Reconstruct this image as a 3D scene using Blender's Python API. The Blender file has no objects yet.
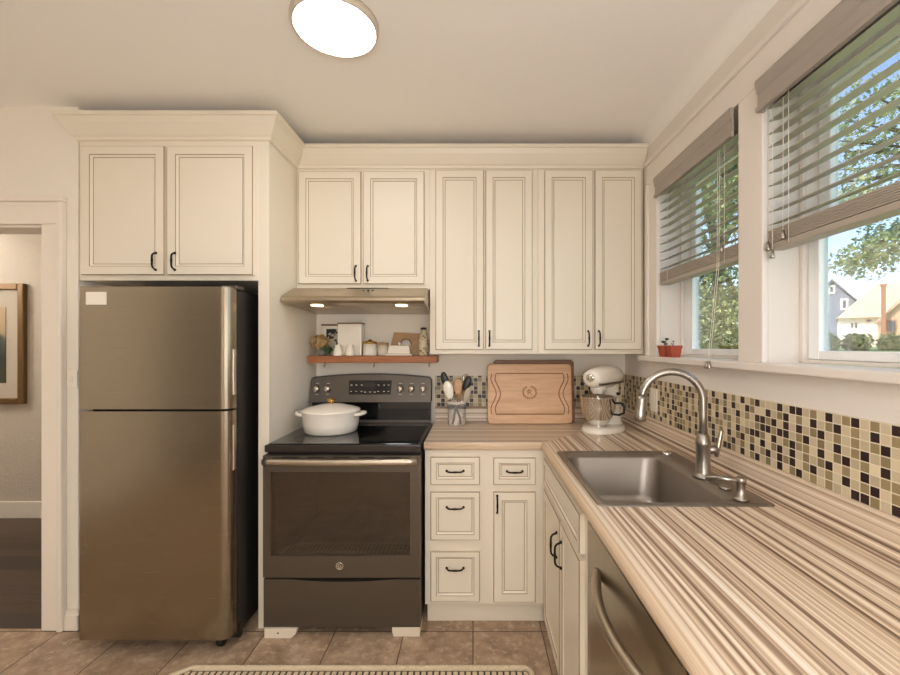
import bpy, bmesh, math, random
from mathutils import Vector, Matrix
random.seed(7)
PI = math.pi
COL = bpy.context.scene.collection
F, VX, VY, CH = 421.0, 473.0, 345.0, 1.395      # focal length in px, vanishing point, lens height

# ---------------------------------------------------------------- materials
def lin(c):
    out = []
    for v in c:
        v = v / 255.0
        out.append(v / 12.92 if v <= 0.04045 else ((v + 0.055) / 1.055) ** 2.4)
    return (out[0], out[1], out[2], 1.0)

def mat(name, rgb=(200, 200, 200), rough=0.5, metal=0.0, coat=0.0, spec=0.5, bump=0.0, bscale=40.0, bstretch=(1, 1, 1), emit=None, estr=0.0, aniso=0.0, vary=0.0, vscale=6.0, alpha=1.0):
    m = bpy.data.materials.new(name)
    m.use_nodes = True
    nt = m.node_tree
    b = nt.nodes['Principled BSDF']
    b.inputs['Base Color'].default_value = lin(rgb)
    b.inputs['Roughness'].default_value = rough
    b.inputs['Metallic'].default_value = metal
    b.inputs['Coat Weight'].default_value = coat
    b.inputs['Specular IOR Level'].default_value = spec
    b.inputs['Anisotropic'].default_value = aniso
    if emit:
        b.inputs['Emission Color'].default_value = lin(emit)
        b.inputs['Emission Strength'].default_value = estr
    if bump or vary:
        g = nt.nodes.new('ShaderNodeNewGeometry')
        mp = nt.nodes.new('ShaderNodeMapping')
        mp.inputs['Scale'].default_value = bstretch
        nt.links.new(g.outputs['Position'], mp.inputs['Vector'])
    if bump:
        n = nt.nodes.new('ShaderNodeTexNoise')
        n.inputs['Scale'].default_value = bscale
        n.inputs['Detail'].default_value = 4
        nt.links.new(mp.outputs[0], n.inputs['Vector'])
        bp = nt.nodes.new('ShaderNodeBump')
        bp.inputs['Strength'].default_value = bump
        bp.inputs['Distance'].default_value = 0.01
        nt.links.new(n.outputs['Fac'], bp.inputs['Height'])
        nt.links.new(bp.outputs[0], b.inputs['Normal'])
    if vary:
        n = nt.nodes.new('ShaderNodeTexNoise')
        n.inputs['Scale'].default_value = vscale
        n.inputs['Detail'].default_value = 5
        nt.links.new(mp.outputs[0], n.inputs['Vector'])
        mx = nt.nodes.new('ShaderNodeMix')
        mx.data_type = 'RGBA'
        nt.links.new(n.outputs['Fac'], mx.inputs[0])
        c = lin(rgb)
        mx.inputs[6].default_value = tuple(max(0, v * (1 - vary)) for v in c[:3]) + (1,)
        mx.inputs[7].default_value = tuple(min(1, v * (1 + vary)) for v in c[:3]) + (1,)
        nt.links.new(mx.outputs[2], b.inputs['Base Color'])
    return m

class NT:
    """small node helper"""
    def __init__(s, name):
        s.m = bpy.data.materials.new(name)
        s.m.use_nodes = True
        s.t = s.m.node_tree
        s.b = s.t.nodes['Principled BSDF']
    def n(s, typ, **kw):
        nd = s.t.nodes.new('ShaderNode' + typ)
        for k, v in kw.items():
            setattr(nd, k, v)
        return nd
    def l(s, a, b):
        s.t.links.new(a, b)
    def put(s, sock, v):
        if isinstance(v, bpy.types.NodeSocket):
            s.l(v, sock)
        else:
            sock.default_value = v
    def math(s, op, a, b=0.0, c=0.0):
        nd = s.n('Math', operation=op)
        s.put(nd.inputs[0], a); s.put(nd.inputs[1], b); s.put(nd.inputs[2], c)
        return nd.outputs[0]
    def pos(s):
        g = s.n('NewGeometry')
        x = s.n('SeparateXYZ')
        s.l(g.outputs['Position'], x.inputs[0])
        return g.outputs['Position'], x.outputs[0], x.outputs[1], x.outputs[2]
    def mix(s, f, a, b):
        nd = s.n('Mix', data_type='RGBA')
        s.put(nd.inputs[0], f); s.put(nd.inputs[6], a); s.put(nd.inputs[7], b)
        return nd.outputs[2]
    def ramp(s, f, stops, interp='LINEAR'):
        nd = s.n('ValToRGB')
        cr = nd.color_ramp
        cr.interpolation = interp
        while len(cr.elements) < len(stops):
            cr.elements.new(0.5)
        for e, (p, c) in zip(cr.elements, stops):
            e.position = p; e.color = lin(c)
        s.l(f, nd.inputs[0])
        return nd.outputs[0]
    def bump(s, h, strength, dist=0.01):
        nd = s.n('Bump')
        nd.inputs['Strength'].default_value = strength
        nd.inputs['Distance'].default_value = dist
        s.l(h, nd.inputs['Height'])
        s.l(nd.outputs[0], s.b.inputs['Normal'])
    def noise(s, vec, scale, detail=4, rough=0.5, dims='3D'):
        nd = s.n('TexNoise', noise_dimensions=dims)
        nd.inputs['Scale'].default_value = scale
        nd.inputs['Detail'].default_value = detail
        nd.inputs['Roughness'].default_value = rough
        s.put(nd.inputs['W' if dims == '1D' else 'Vector'], vec)
        return nd.outputs['Fac']

def stripe_mat(name, axis):
    k = NT(name)
    p, x, y, z = k.pos()
    c = k.math('ADD', x if axis == 'x' else y, z)
    # break the lines up a little along their length
    n1 = k.noise(c, 30, 3, 0.72, '1D')
    n2 = k.noise(k.math('ADD', c, 7.3), 85, 1, 0.5, '1D')
    v = k.math('ADD', k.math('MULTIPLY', n1, 0.62), k.math('MULTIPLY', n2, 0.38))
    v = k.math('ADD', k.math('MULTIPLY', k.math('SUBTRACT', v, 0.5), 2.3), 0.5)
    col = k.ramp(v, [(0.0, (78, 62, 52)), (0.20, (118, 96, 80)), (0.31, (160, 134, 112)), (0.43, (194, 170, 146)), (0.56, (216, 195, 170)), (0.72, (232, 216, 196)), (1.0, (240, 230, 216))])
    nose = k.math('LESS_THAN', y if axis == 'y' else x, 2.078 if axis == 'y' else 0.351)
    k.l(k.mix(k.math('MULTIPLY', nose, 0.65), col, lin((216, 190, 160))), k.b.inputs['Base Color'])
    k.b.inputs['Roughness'].default_value = 0.30
    return k.m

def tile_mat(name, axis):
    k = NT(name)
    p, x, y, z = k.pos()
    S = 0.0262
    u = k.math('DIVIDE', k.math('ADD', x if axis == 'x' else y, 5.0), S)
    w = k.math('DIVIDE', k.math('SUBTRACT', z, 1.0015), S)
    iu = k.math('FLOOR', u); iw = k.math('FLOOR', w)
    fu = k.math('FRACT', u); fw = k.math('FRACT', w)
    def edge(f):
        return k.math('MINIMUM', f, k.math('SUBTRACT', 1.0, f))
    e = k.math('MINIMUM', edge(fu), edge(fw))
    tilem = k.math('GREATER_THAN', e, 0.055)
    cv = k.n('CombineXYZ')
    k.l(iu, cv.inputs[0]); k.l(iw, cv.inputs[1])
    wn = k.n('TexWhiteNoise', noise_dimensions='2D')
    k.l(cv.outputs[0], wn.inputs['Vector'])
    sc = k.n('SeparateColor'); k.l(wn.outputs['Color'], sc.inputs[0])
    lat = k.math('DIVIDE', k.math('ADD', k.math('MODULO', k.math('ADD', iu, k.math('MULTIPLY', iw, 2.0)), 7.0), 0.5), 7.0)   # the mosaic sheet's repeat
    odd = k.math('LESS_THAN', sc.outputs[0], 0.16)
    idx = k.math('ADD', k.math('MULTIPLY', lat, k.math('SUBTRACT', 1.0, odd)), k.math('MULTIPLY', sc.outputs[1], odd))
    dk, ol, l1, l2 = (50, 30, 29), (152, 134, 98), (206, 189, 156), (216, 201, 168)
    col = k.ramp(idx, [(0.0, dk), (1 / 7, ol), (2 / 7, l1), (3 / 7, dk), (4 / 7, l2), (5 / 7, ol), (6 / 7, l1)], 'CONSTANT')
    hv = k.math('ADD', 0.82, k.math('MULTIPLY', sc.outputs[2], 0.3))
    hs = k.n('HueSaturation'); k.l(col, hs.inputs['Color']); k.l(hv, hs.inputs['Value'])
    k.l(k.mix(tilem, lin((226, 214, 190)), hs.outputs[0]), k.b.inputs['Base Color'])
    k.l(k.math('SUBTRACT', 0.8, k.math('MULTIPLY', tilem, 0.4)), k.b.inputs['Roughness'])
    k.bump(k.math('MINIMUM', e, 0.12), 0.5, 0.004)
    return k.m

def floor_mat():
    k = NT('stone_look_floor_tile')
    p, x, y, z = k.pos()
    S = 0.335
    u = k.math('DIVIDE', k.math('ADD', x, 33.5), S)
    v = k.math('DIVIDE', k.math('ADD', y, 33.5 - 2.05), S)
    fu = k.math('FRACT', u); fv = k.math('FRACT', v)
    def edge(f):
        return k.math('MINIMUM', f, k.math('SUBTRACT', 1.0, f))
    e = k.math('MINIMUM', edge(fu), edge(fv))
    cv = k.n('CombineXYZ')
    k.l(k.math('FLOOR', u), cv.inputs[0]); k.l(k.math('FLOOR', v), cv.inputs[1])
    wn = k.n('TexWhiteNoise', noise_dimensions='2D'); k.l(cv.outputs[0], wn.inputs['Vector'])
    sc = k.n('Vector' + 'Math', operation='SCALE'); k.l(wn.outputs['Color'], sc.inputs[0]); sc.inputs[3].default_value = 9.0
    ad = k.n('VectorMath', operation='ADD'); k.l(p, ad.inputs[0]); k.l(sc.outputs[0], ad.inputs[1])
    n1 = k.noise(ad.outputs[0], 9, 8, 0.68)
    n2 = k.noise(ad.outputs[0], 34, 6, 0.7)
    a = k.ramp(n1, [(0.30, (134, 111, 90)), (0.48, (164, 138, 113)), (0.62, (186, 161, 135)), (0.75, (204, 182, 157))])
    vein = k.ramp(n2, [(0.52, (0, 0, 0)), (0.66, (255, 255, 255))])
    col = k.mix(k.math('MULTIPLY', vein, 0.75), a, lin((206, 184, 158)))
    hv = k.math('ADD', 0.92, k.math('MULTIPLY', wn.outputs['Value'], 0.14))
    hs = k.n('HueSaturation'); k.l(col, hs.inputs['Color']); k.l(hv, hs.inputs['Value'])
    g = k.math('GREATER_THAN', e, 0.008)
    k.l(k.mix(g, lin((92, 74, 58)), hs.outputs[0]), k.b.inputs['Base Color'])
    k.b.inputs['Roughness'].default_value = 0.42
    k.bump(k.math('ADD', k.math('MINIMUM', k.math('MULTIPLY', e, 20), 0.5), k.math('MULTIPLY', n1, 0.5)), 0.25, 0.004)
    return k.m

def wood_mat(name, c0, c1, axis='x', scale=1.0, rough=0.45):
    k = NT(name)
    p, x, y, z = k.pos()
    mp = k.n('Mapping'); k.l(p, mp.inputs['Vector'])
    s = {'x': (1.2, 14, 14), 'y': (14, 1.2, 14), 'z': (14, 14, 1.2)}[axis]
    mp.inputs['Scale'].default_value = tuple(v * scale for v in s)
    n1 = k.noise(mp.outputs[0], 3.0, 6, 0.6)
    n2 = k.noise(mp.outputs[0], 14.0, 3, 0.6)
    v = k.math('ADD', k.math('MULTIPLY', n1, 0.7), k.math('MULTIPLY', n2, 0.3))
    k.l(k.ramp(v, [(0.32, c0), (0.68, c1)]), k.b.inputs['Base Color'])
    k.b.inputs['Roughness'].default_value = rough
    return k.m

def hardwood_mat():
    k = NT('dark_hardwood')
    p, x, y, z = k.pos()
    S = 0.085
    v = k.math('DIVIDE', k.math('ADD', y, 20.0), S)
    row = k.math('FLOOR', v)
    wn = k.n('TexWhiteNoise', noise_dimensions='1D'); k.l(row, wn.inputs['W'])
    mp = k.n('Mapping'); k.l(p, mp.inputs['Vector']); mp.inputs['Scale'].default_value = (1.5, 22, 1)
    n1 = k.noise(mp.outputs[0], 4, 5, 0.6)
    t = k.math('ADD', k.math('MULTIPLY', n1, 0.6), k.math('MULTIPLY', wn.outputs['Value'], 0.4))
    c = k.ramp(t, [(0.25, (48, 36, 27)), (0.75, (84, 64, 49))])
    fr = k.math('FRACT', v)
    g = k.math('GREATER_THAN', fr, 0.03)
    k.l(k.mix(g, lin((30, 20, 14)), c), k.b.inputs['Base Color'])
    k.b.inputs['Roughness'].default_value = 0.4
    return k.m

def brushed_mat(name, rgb, rough=0.3, direction='x', amp=0.12):
    k = NT(name)
    p, x, y, z = k.pos()
    mp = k.n('Mapping'); k.l(p, mp.inputs['Vector'])
    mp.inputs['Scale'].default_value = {'x': (3, 3, 260), 'y': (260, 3, 260), 'z': (260, 260, 3)}[direction]
    n = k.noise(mp.outputs[0], 2.0, 3, 0.6)
    k.b.inputs['Base Color'].default_value = lin(rgb)
    k.b.inputs['Metallic'].default_value = 1.0
    k.l(k.math('ADD', rough - amp * 0.5, k.math('MULTIPLY', n, amp)), k.b.inputs['Roughness'])
    k.bump(n, 0.04, 0.002)
    return k.m

def leaf_mat(name, c0, c1):
    k = NT(name)
    g = k.n('NewGeometry')
    k.l(k.ramp(g.outputs['Random Per Island'], [(0.0, c0), (1.0, c1)]), k.b.inputs['Base Color'])
    k.b.inputs['Roughness'].default_value = 0.5
    tr = k.n('BsdfTranslucent'); k.l(k.ramp(g.outputs['Random Per Island'], [(0.0, c0), (1.0, c1)]), tr.inputs['Color'])
    ms = k.n('MixShader'); ms.inputs[0].default_value = 0.35
    k.l(k.b.outputs[0], ms.inputs[1]); k.l(tr.outputs[0], ms.inputs[2])
    k.l(ms.outputs[0], k.t.nodes['Material Output'].inputs['Surface'])
    return k.m

def pane_mat(name, tint=(255, 255, 255), refl=0.05, rough=0.0, base=None, transp=1.0):
    k = NT(name)
    tr = k.n('BsdfTransparent'); tr.inputs['Color'].default_value = lin(tint)
    body = tr.outputs[0]
    if base:
        d = k.n('BsdfDiffuse'); d.inputs['Color'].default_value = lin(base)
        m0 = k.n('MixShader'); m0.inputs[0].default_value = transp
        k.l(d.outputs[0], m0.inputs[1]); k.l(tr.outputs[0], m0.inputs[2])
        body = m0.outputs[0]
    gl = k.n('BsdfGlossy'); gl.inputs['Roughness'].default_value = rough
    fr = k.n('Fresnel'); fr.inputs['IOR'].default_value = 1.45
    ms = k.n('MixShader')
    k.l(k.math('MINIMUM', k.math('MULTIPLY', fr.outputs[0], refl / 0.04), 1.0), ms.inputs[0])
    k.l(body, ms.inputs[1]); k.l(gl.outputs[0], ms.inputs[2])
    k.l(ms.outputs[0], k.t.nodes['Material Output'].inputs['Surface'])
    return k.m

def rug_mat():
    k = NT('cream_woven_rug')
    p, x, y, z = k.pos()
    u = k.math('FRACT', k.math('DIVIDE', k.math('ADD', x, 10.0), 0.027))
    v = k.math('FRACT', k.math('DIVIDE', k.math('ADD', y, 10.4 - 1.790), 0.052))
    d = k.math('MULTIPLY', k.math('LESS_THAN', u, 0.30), k.math('GREATER_THAN', v, 0.16))
    ln = k.math('GREATER_THAN', v, 0.93)
    n = k.noise(p, 160, 3)
    base = k.ramp(n, [(0.3, (196, 176, 146)), (0.7, (226, 208, 178))])
    k.l(k.mix(k.math('MAXIMUM', d, ln), base, lin((74, 62, 50))), k.b.inputs['Base Color'])
    k.b.inputs['Roughness'].default_value = 0.95
    k.bump(n, 0.6, 0.006)
    return k.m

M = {}
M['cab'] = mat('cream_cabinet_paint', (231, 221, 203), 0.42, vary=0.02, vscale=3)
M['glaze'] = mat('brown_cabinet_glaze', (150, 126, 96), 0.5)
M['wall'] = mat('cream_wall_paint', (236, 228, 214), 0.7, bump=0.08, bscale=60)
M['wallwarm'] = mat('off_white_wall_paint', (230, 222, 213), 0.75, bump=0.25, bscale=18)
M['ceil'] = mat('ceiling_paint', (248, 244, 239), 0.8, bump=0.12, bscale=12)
M['trim'] = mat('white_trim_paint', (236, 226, 212), 0.4)
M['wtrim'] = mat('window_trim_paint', (232, 223, 214), 0.42)
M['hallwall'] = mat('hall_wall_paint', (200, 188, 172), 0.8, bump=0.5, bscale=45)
M['passage'] = mat('passage_dim_tone', (74, 60, 48), 0.8)  # dark tone put in for the dimness mirrored in the refrigerator
M['vinyl'] = mat('white_vinyl', (244, 244, 242), 0.35)
M['bronze'] = mat('dark_bronze', (44, 34, 28), 0.35, 0.8)
M['steel'] = brushed_mat('brushed_fridge_steel', (160, 149, 132), 0.25, 'x')
M['sinksteel'] = brushed_mat('brushed_sink_steel', (156, 148, 140), 0.42, 'y')
M['hoodsteel'] = brushed_mat('brushed_hood_steel', (182, 168, 148), 0.30, 'x')
M['nickel'] = mat('brushed_nickel', (170, 163, 154), 0.33, 1.0)
M['chrome'] = mat('polished_steel', (226, 224, 220), 0.08, 1.0)
M['handle'] = mat('satin_steel_handle', (196, 184, 166), 0.36, 1.0)
M['slate'] = mat('slate_appliance_finish', (104, 95, 85), 0.42, 0.75)
M['slatelt'] = mat('slate_control_panel', (98, 91, 84), 0.4, 0.7)
M['slatedark'] = mat('dark_slate_lip', (66, 61, 57), 0.3, 0.6)
M['blackglass'] = mat('black_ceramic_glass', (14, 13, 13), 0.07, 0.0, coat=0.5)
M['black'] = mat('black_plastic', (24, 21, 20), 0.4)
M['blackmatte'] = mat('black_enamel_side', (30, 26, 24), 0.45)
M['white'] = mat('white_ceramic', (240, 232, 218), 0.2, coat=0.3)
M['whiteplastic'] = mat('white_plastic', (238, 230, 214), 0.4)
M['foam'] = mat('white_foam', (226, 214, 194), 0.85, bump=0.3, bscale=90)
M['gold'] = mat('brass', (206, 164, 84), 0.22, 1.0)
M['stripe_x'] = stripe_mat('striped_laminate_across', 'y')
M['stripe_y'] = stripe_mat('striped_laminate_along', 'x')
M['tile_back'] = tile_mat('mosaic_tile_back', 'x')
M['tile_side'] = tile_mat('mosaic_tile_side', 'y')
M['floor'] = floor_mat()
M['hardwood'] = hardwood_mat()
M['shelf'] = wood_mat('reddish_shelf_wood', (142, 84, 48), (186, 120, 72), 'x')
M['maple'] = wood_mat('maple_board', (198, 154, 114), (224, 184, 144), 'x', 1.0)
M['walnut'] = wood_mat('brown_board', (104, 68, 40), (146, 100, 62), 'x')
M['burn'] = mat('burnt_groove', (150, 104, 68), 0.6)
M['tan'] = wood_mat('tan_board', (166, 130, 92), (186, 150, 110), 'x')
M['spoonwood'] = wood_mat('spoon_wood', (150, 110, 70), (186, 144, 98), 'z')
M['slat'] = mat('greige_blind', (168, 157, 143), 0.45)
M['slatdark'] = mat('greige_valance', (164, 153, 142), 0.45)
M['cord'] = mat('white_cord', (226, 216, 200), 0.7)
M['pane'] = pane_mat('window_glass', refl=0.03)
M['ovenpane'] = pane_mat('dark_oven_glass', (196, 182, 164), refl=0.09, rough=0.03, base=(78, 66, 56), transp=0.68)
M['cavity'] = mat('oven_enamel', (165, 148, 130), 0.45)
M['lampwhite'] = mat('lamp_diffuser', (255, 250, 240), 0.5, emit=(252, 252, 255), estr=26.0)
M['lampring'] = mat('lamp_ring', (206, 194, 178), 0.45)
M['hoodlamp'] = mat('hood_lens', (245, 236, 220), 0.3, emit=(255, 222, 170), estr=6.0)
M['terracotta'] = mat('terracotta', (170, 74, 46), 0.7, vary=0.15, vscale=60)
M['leafdark'] = mat('small_leaf', (62, 70, 44), 0.6)
M['rug'] = rug_mat()
M['rugborder'] = mat('cream_braid', (222, 204, 174), 0.95, bump=0.8, bscale=140)
M['bluegrey'] = mat('grey_ribbon', (128, 124, 121), 0.7)
M['display'] = mat('display_black', (18, 16, 16), 0.15)
M['mark'] = mat('printed_marks', (212, 204, 190), 0.6)
M['goldframe'] = mat('gilt_frame', (116, 88, 54), 0.4, 0.5, bump=0.3, bscale=80)
M['mount'] = mat('picture_mount', (190, 178, 160), 0.85)
M['hydrangea'] = leaf_mat('dried_petals', (190, 150, 84), (232, 214, 168))
M['green'] = leaf_mat('green_leaves', (58, 84, 52), (112, 128, 84))
M['foliage'] = leaf_mat('tree_leaves', (78, 100, 58), (190, 198, 134))
M['foliage2'] = leaf_mat('near_leaves', (96, 120, 84), (206, 212, 150))
M['bark'] = mat('bark', (96, 80, 64), 0.9)
M['lawn'] = mat('lawn_grass', (112, 134, 72), 0.9, vary=0.2, vscale=3)
M['siding'] = mat('grey_siding', (128, 132, 146), 0.8)
M['whitewall'] = mat('white_siding', (236, 228, 216), 0.8)
M['tanwall'] = mat('tan_brick', (206, 176, 140), 0.85)
M['tanroof'] = mat('tan_shingles', (206, 178, 152), 0.9)
M['greyroof'] = mat('grey_shingles', (146, 142, 144), 0.9)
M['brick'] = mat('chimney_brick', (166, 116, 88), 0.9)
M['darkpane'] = mat('house_window_glass', (84, 90, 100), 0.15)

def vase_mat():
    k = NT('patterned_ceramic')
    p, x, y, z = k.pos()
    n = k.n('TexVoronoi'); n.inputs['Scale'].default_value = 48; k.l(p, n.inputs['Vector'])
    k.l(k.ramp(n.outputs['Distance'], [(0.22, (92, 78, 58)), (0.36, (206, 192, 158)), (1.0, (214, 202, 172))]), k.b.inputs['Base Color'])
    k.b.inputs['Roughness'].default_value = 0.3
    return k.m
M['vase'] = vase_mat()
def print_mat():
    k = NT('botanical_print')
    p, x, y, z = k.pos()
    n = k.noise(p, 38, 2)
    k.l(k.ramp(n, [(0.46, (30, 26, 24)), (0.54, (196, 184, 164))]), k.b.inputs['Base Color'])
    return k.m
M['print'] = print_mat()
def crock_mat():
    k = NT('marbled_glaze')
    p, x, y, z = k.pos()
    n = k.noise(p, 14, 5, 0.6)
    k.l(k.ramp(n, [(0.44, (228, 218, 204)), (0.5, (190, 184, 178)), (0.55, (230, 220, 206))]), k.b.inputs['Base Color'])
    k.b.inputs['Roughness'].default_value = 0.25
    return k.m
M['crock'] = crock_mat()
def art_mat():
    k = NT('landscape_painting')
    p, x, y, z = k.pos()
    n = k.noise(p, 7, 5)
    t = k.math('ADD', z, k.math('MULTIPLY', k.math('SUBTRACT', n, 0.5), 0.25))
    r = k.n('MapRange'); r.inputs[1].default_value = 1.1; r.inputs[2].default_value = 1.7; k.l(t, r.inputs[0])
    k.l(k.ramp(r.outputs[0], [(0.0, (58, 60, 42)), (0.35, (44, 50, 38)), (0.6, (70, 72, 58)), (0.68, (168, 146, 112)), (1.0, (186, 160, 126))]), k.b.inputs['Base Color'])
    k.b.inputs['Roughness'].default_value = 0.6
    return k.m
M['art'] = art_mat()

# ---------------------------------------------------------------- mesh builder
OFF = {}
class MB:
    def __init__(s):
        s.bm = bmesh.new()
        s.xf = None
        s.smooth = set()
    def _done(s, verts):
        if s.xf is not None:
            bmesh.ops.transform(s.bm, matrix=s.xf, verts=verts)
    def box(s, x0, x1, y0, y1, z0, z1, bev=0.0, seg=2, mi=0):
        b = bmesh.new()
        bmesh.ops.create_cube(b, size=1.0)
        for v in b.verts:
            v.co = Vector(((x0 + x1) / 2 + v.co.x * (x1 - x0), (y0 + y1) / 2 + v.co.y * (y1 - y0), (z0 + z1) / 2 + v.co.z * (z1 - z0)))
        if bev > 0:
            bmesh.ops.bevel(b, geom=list(b.edges), offset=bev, segments=seg, affect='EDGES', profile=0.5)
        for f in b.faces:
            f.material_index = mi
        s.add(b)
        return s
    def add(s, b):
        bmesh.ops.recalc_face_normals(b, faces=list(b.faces))
        me = bpy.data.meshes.new('tmp')
        b.to_mesh(me); b.free()
        n0 = len(s.bm.verts)
        s.bm.from_mesh(me)
        bpy.data.meshes.remove(me)
        s.bm.verts.ensure_lookup_table()
        s._done(s.bm.verts[n0:])
    def prism(s, pts, fmap, w0, w1, bev=0.0, mi=0, seg=2):
        """2D polygon pts(u,v) swept from w0 to w1; fmap(u,v,w)->xyz"""
        b = bmesh.new()
        a = [b.verts.new(fmap(u, v, w0)) for u, v in pts]
        c = [b.verts.new(fmap(u, v, w1)) for u, v in pts]
        n = len(pts)
        b.faces.new(a); b.faces.new(list(reversed(c)))
        for i in range(n):
            b.faces.new((a[i], c[i], c[(i + 1) % n], a[(i + 1) % n]))
        if bev > 0:
            bmesh.ops.recalc_face_normals(b, faces=list(b.faces))
            ed = [e for e in b.edges if len(e.link_faces) == 2 and e.calc_face_angle(0) > 0.6]
            bmesh.ops.bevel(b, geom=ed, offset=bev, segments=seg, affect='EDGES', profile=0.5)
        for f in b.faces:
            f.material_index = mi
        s.add(b)
        return s
    def lathe(s, prof, c=(0, 0, 0), n=32, sx=1.0, sy=1.0, axis='z', mi=0, smooth=True):
        b = bmesh.new()
        rings = []
        for r, h in prof:
            if r < 1e-6:
                rings.append([b.verts.new((0, 0, h))])
            else:
                rings.append([b.verts.new((r * sx * math.cos(2 * PI * i / n), r * sy * math.sin(2 * PI * i / n), h)) for i in range(n)])
        for a, d in zip(rings, rings[1:]):
            for i in range(n):
                j = (i + 1) % n
                if len(a) == 1 and len(d) == 1:
                    break
                if len(a) == 1:
                    b.faces.new((a[0], d[i], d[j]))
                elif len(d) == 1:
                    b.faces.new((a[i], a[j], d[0]))
                else:
                    b.faces.new((a[i], a[j], d[j], d[i]))
        R = {'z': Matrix.Identity(4), 'y': Matrix.Rotation(PI / 2, 4, 'X'), 'x': Matrix.Rotation(PI / 2, 4, 'Y')}[axis]
        # axis 'y': +h points to -Y (towards the lens); axis 'x': +h points to +X
        bmesh.ops.transform(b, matrix=Matrix.Translation(c) @ R, verts=list(b.verts))
        for f in b.faces:
            f.smooth = smooth; f.material_index = mi
        s.add(b)
        return s
    def tube(s, pts, r, n=10, closed=False, mi=0, flat=1.0, up=None):
        pts = [Vector(p) for p in pts]
        m = len(pts)
        rs = r if isinstance(r, (list, tuple)) else [r] * m
        b = bmesh.new()
        rings = []
        prev = None
        for i, p in enumerate(pts):
            if closed:
                t = (pts[(i + 1) % m] - pts[i - 1]).normalized()
            else:
                t = (pts[min(i + 1, m - 1)] - pts[max(i - 1, 0)]).normalized()
            if prev is None:
                ref = Vector(up) if up else (Vector((0, 0, 1)) if abs(t.z) < 0.9 else Vector((1, 0, 0)))
            else:
                ref = prev
            a = (ref - t * ref.dot(t)).normalized()
            c = t.cross(a)
            prev = a
            rings.append([b.verts.new(p + (a * math.cos(2 * PI * k / n) + c * flat * math.sin(2 * PI * k / n)) * rs[i]) for k in range(n)])
        for i in range(m if closed else m - 1):
            A, B = rings[i], rings[(i + 1) % m]
            for k in range(n):
                f = b.faces.new((A[k], A[(k + 1) % n], B[(k + 1) % n], B[k]))
                f.smooth = True
        if not closed:
            b.faces.new(list(reversed(rings[0]))); b.faces.new(rings[-1])
        for f in b.faces:
            f.material_index = mi
        s.add(b)
        return s
    def ball(s, c, rx, ry, rz, u=24, v=14, mi=0):
        b = bmesh.new()
        bmesh.ops.create_uvsphere(b, u_segments=u, v_segments=v, radius=1.0)
        for w in b.verts:
            w.co = Vector((c[0] + w.co.x * rx, c[1] + w.co.y * ry, c[2] + w.co.z * rz))
        for f in b.faces:
            f.smooth = True; f.material_index = mi
        s.add(b)
        return s
    def front(s, fmap, u0, u1, v0, v1, rings, back=0.0, glaze=()):
        """panelled door or drawer front: rings = (inset, height) loops from the outer edge to the centre panel; glaze = ring numbers in glaze"""
        b = bmesh.new()
        loops = []
        for ins, w in [(0.0, back)] + list(rings):
            loops.append([b.verts.new(fmap(u, v, w)) for u, v in ((u0 + ins, v0 + ins), (u1 - ins, v0 + ins), (u1 - ins, v1 - ins), (u0 + ins, v1 - ins))])
        for i, (a, c) in enumerate(zip(loops, loops[1:])):
            for k in range(4):
                f = b.faces.new((a[k], a[(k + 1) % 4], c[(k + 1) % 4], c[k]))
                f.material_index = 1 if i in glaze else 0
        b.faces.new(loops[-1]); b.faces.new(list(reversed(loops[0])))
        s.add(b)
        return s
    def build(s, name, m, parent=None, loc=(0, 0, 0), kind=None):
        me = bpy.data.meshes.new(name)
        off = Vector(OFF[parent.name]) if parent is not None else Vector(loc)
        bmesh.ops.translate(s.bm, verts=list(s.bm.verts), vec=-off)
        s.bm.to_mesh(me); s.bm.free()
        for k in (m if isinstance(m, (list, tuple)) else [m]):
            me.materials.append(k)
        o = bpy.data.objects.new(name, me)
        COL.objects.link(o)
        if parent is not None:
            o.parent = parent
            OFF[o.name] = OFF[parent.name]
        else:
            o.location = off
            OFF[o.name] = tuple(off)
        if kind:
            o['kind'] = kind
        return o

def thing(name, label, cat, loc, group=None):
    o = bpy.data.objects.new(name, None)
    o.empty_display_size = 0.1
    COL.objects.link(o)
    o.location = loc
    OFF[o.name] = tuple(loc)
    return tag(o, label, cat, group)
def tag(o, label, cat, group=None):
    o['label'] = label; o['category'] = cat
    if group:
        o['group'] = group
    return o
def clone(root, d, label=None, name=None):
    def cp(o, par):
        c = o.copy(); COL.objects.link(c)
        if par is not None:
            c.parent = par
        for ch in o.children:
            cp(ch, c)
        return c
    r = cp(root, None)
    r.location = Vector(root.location) + Vector(d)
    if label:
        r['label'] = label
    return r

Fb = lambda y0: (lambda u, v, w: Vector((u, y0 - w, v)))      # faces the lens (-Y), w outwards
Fr = lambda x0: (lambda u, v, w: Vector((x0 - w, u, v)))      # on the right run, faces -X
XY = lambda u, v, w: Vector((u, v, w))
XZ = lambda u, v, w: Vector((u, w, v))
YZ = lambda u, v, w: Vector((w, u, v))
def PX(px, y, d):
    return Vector(((px - VX) / F * d, d, CH + (VY - y) / F * d))

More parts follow.
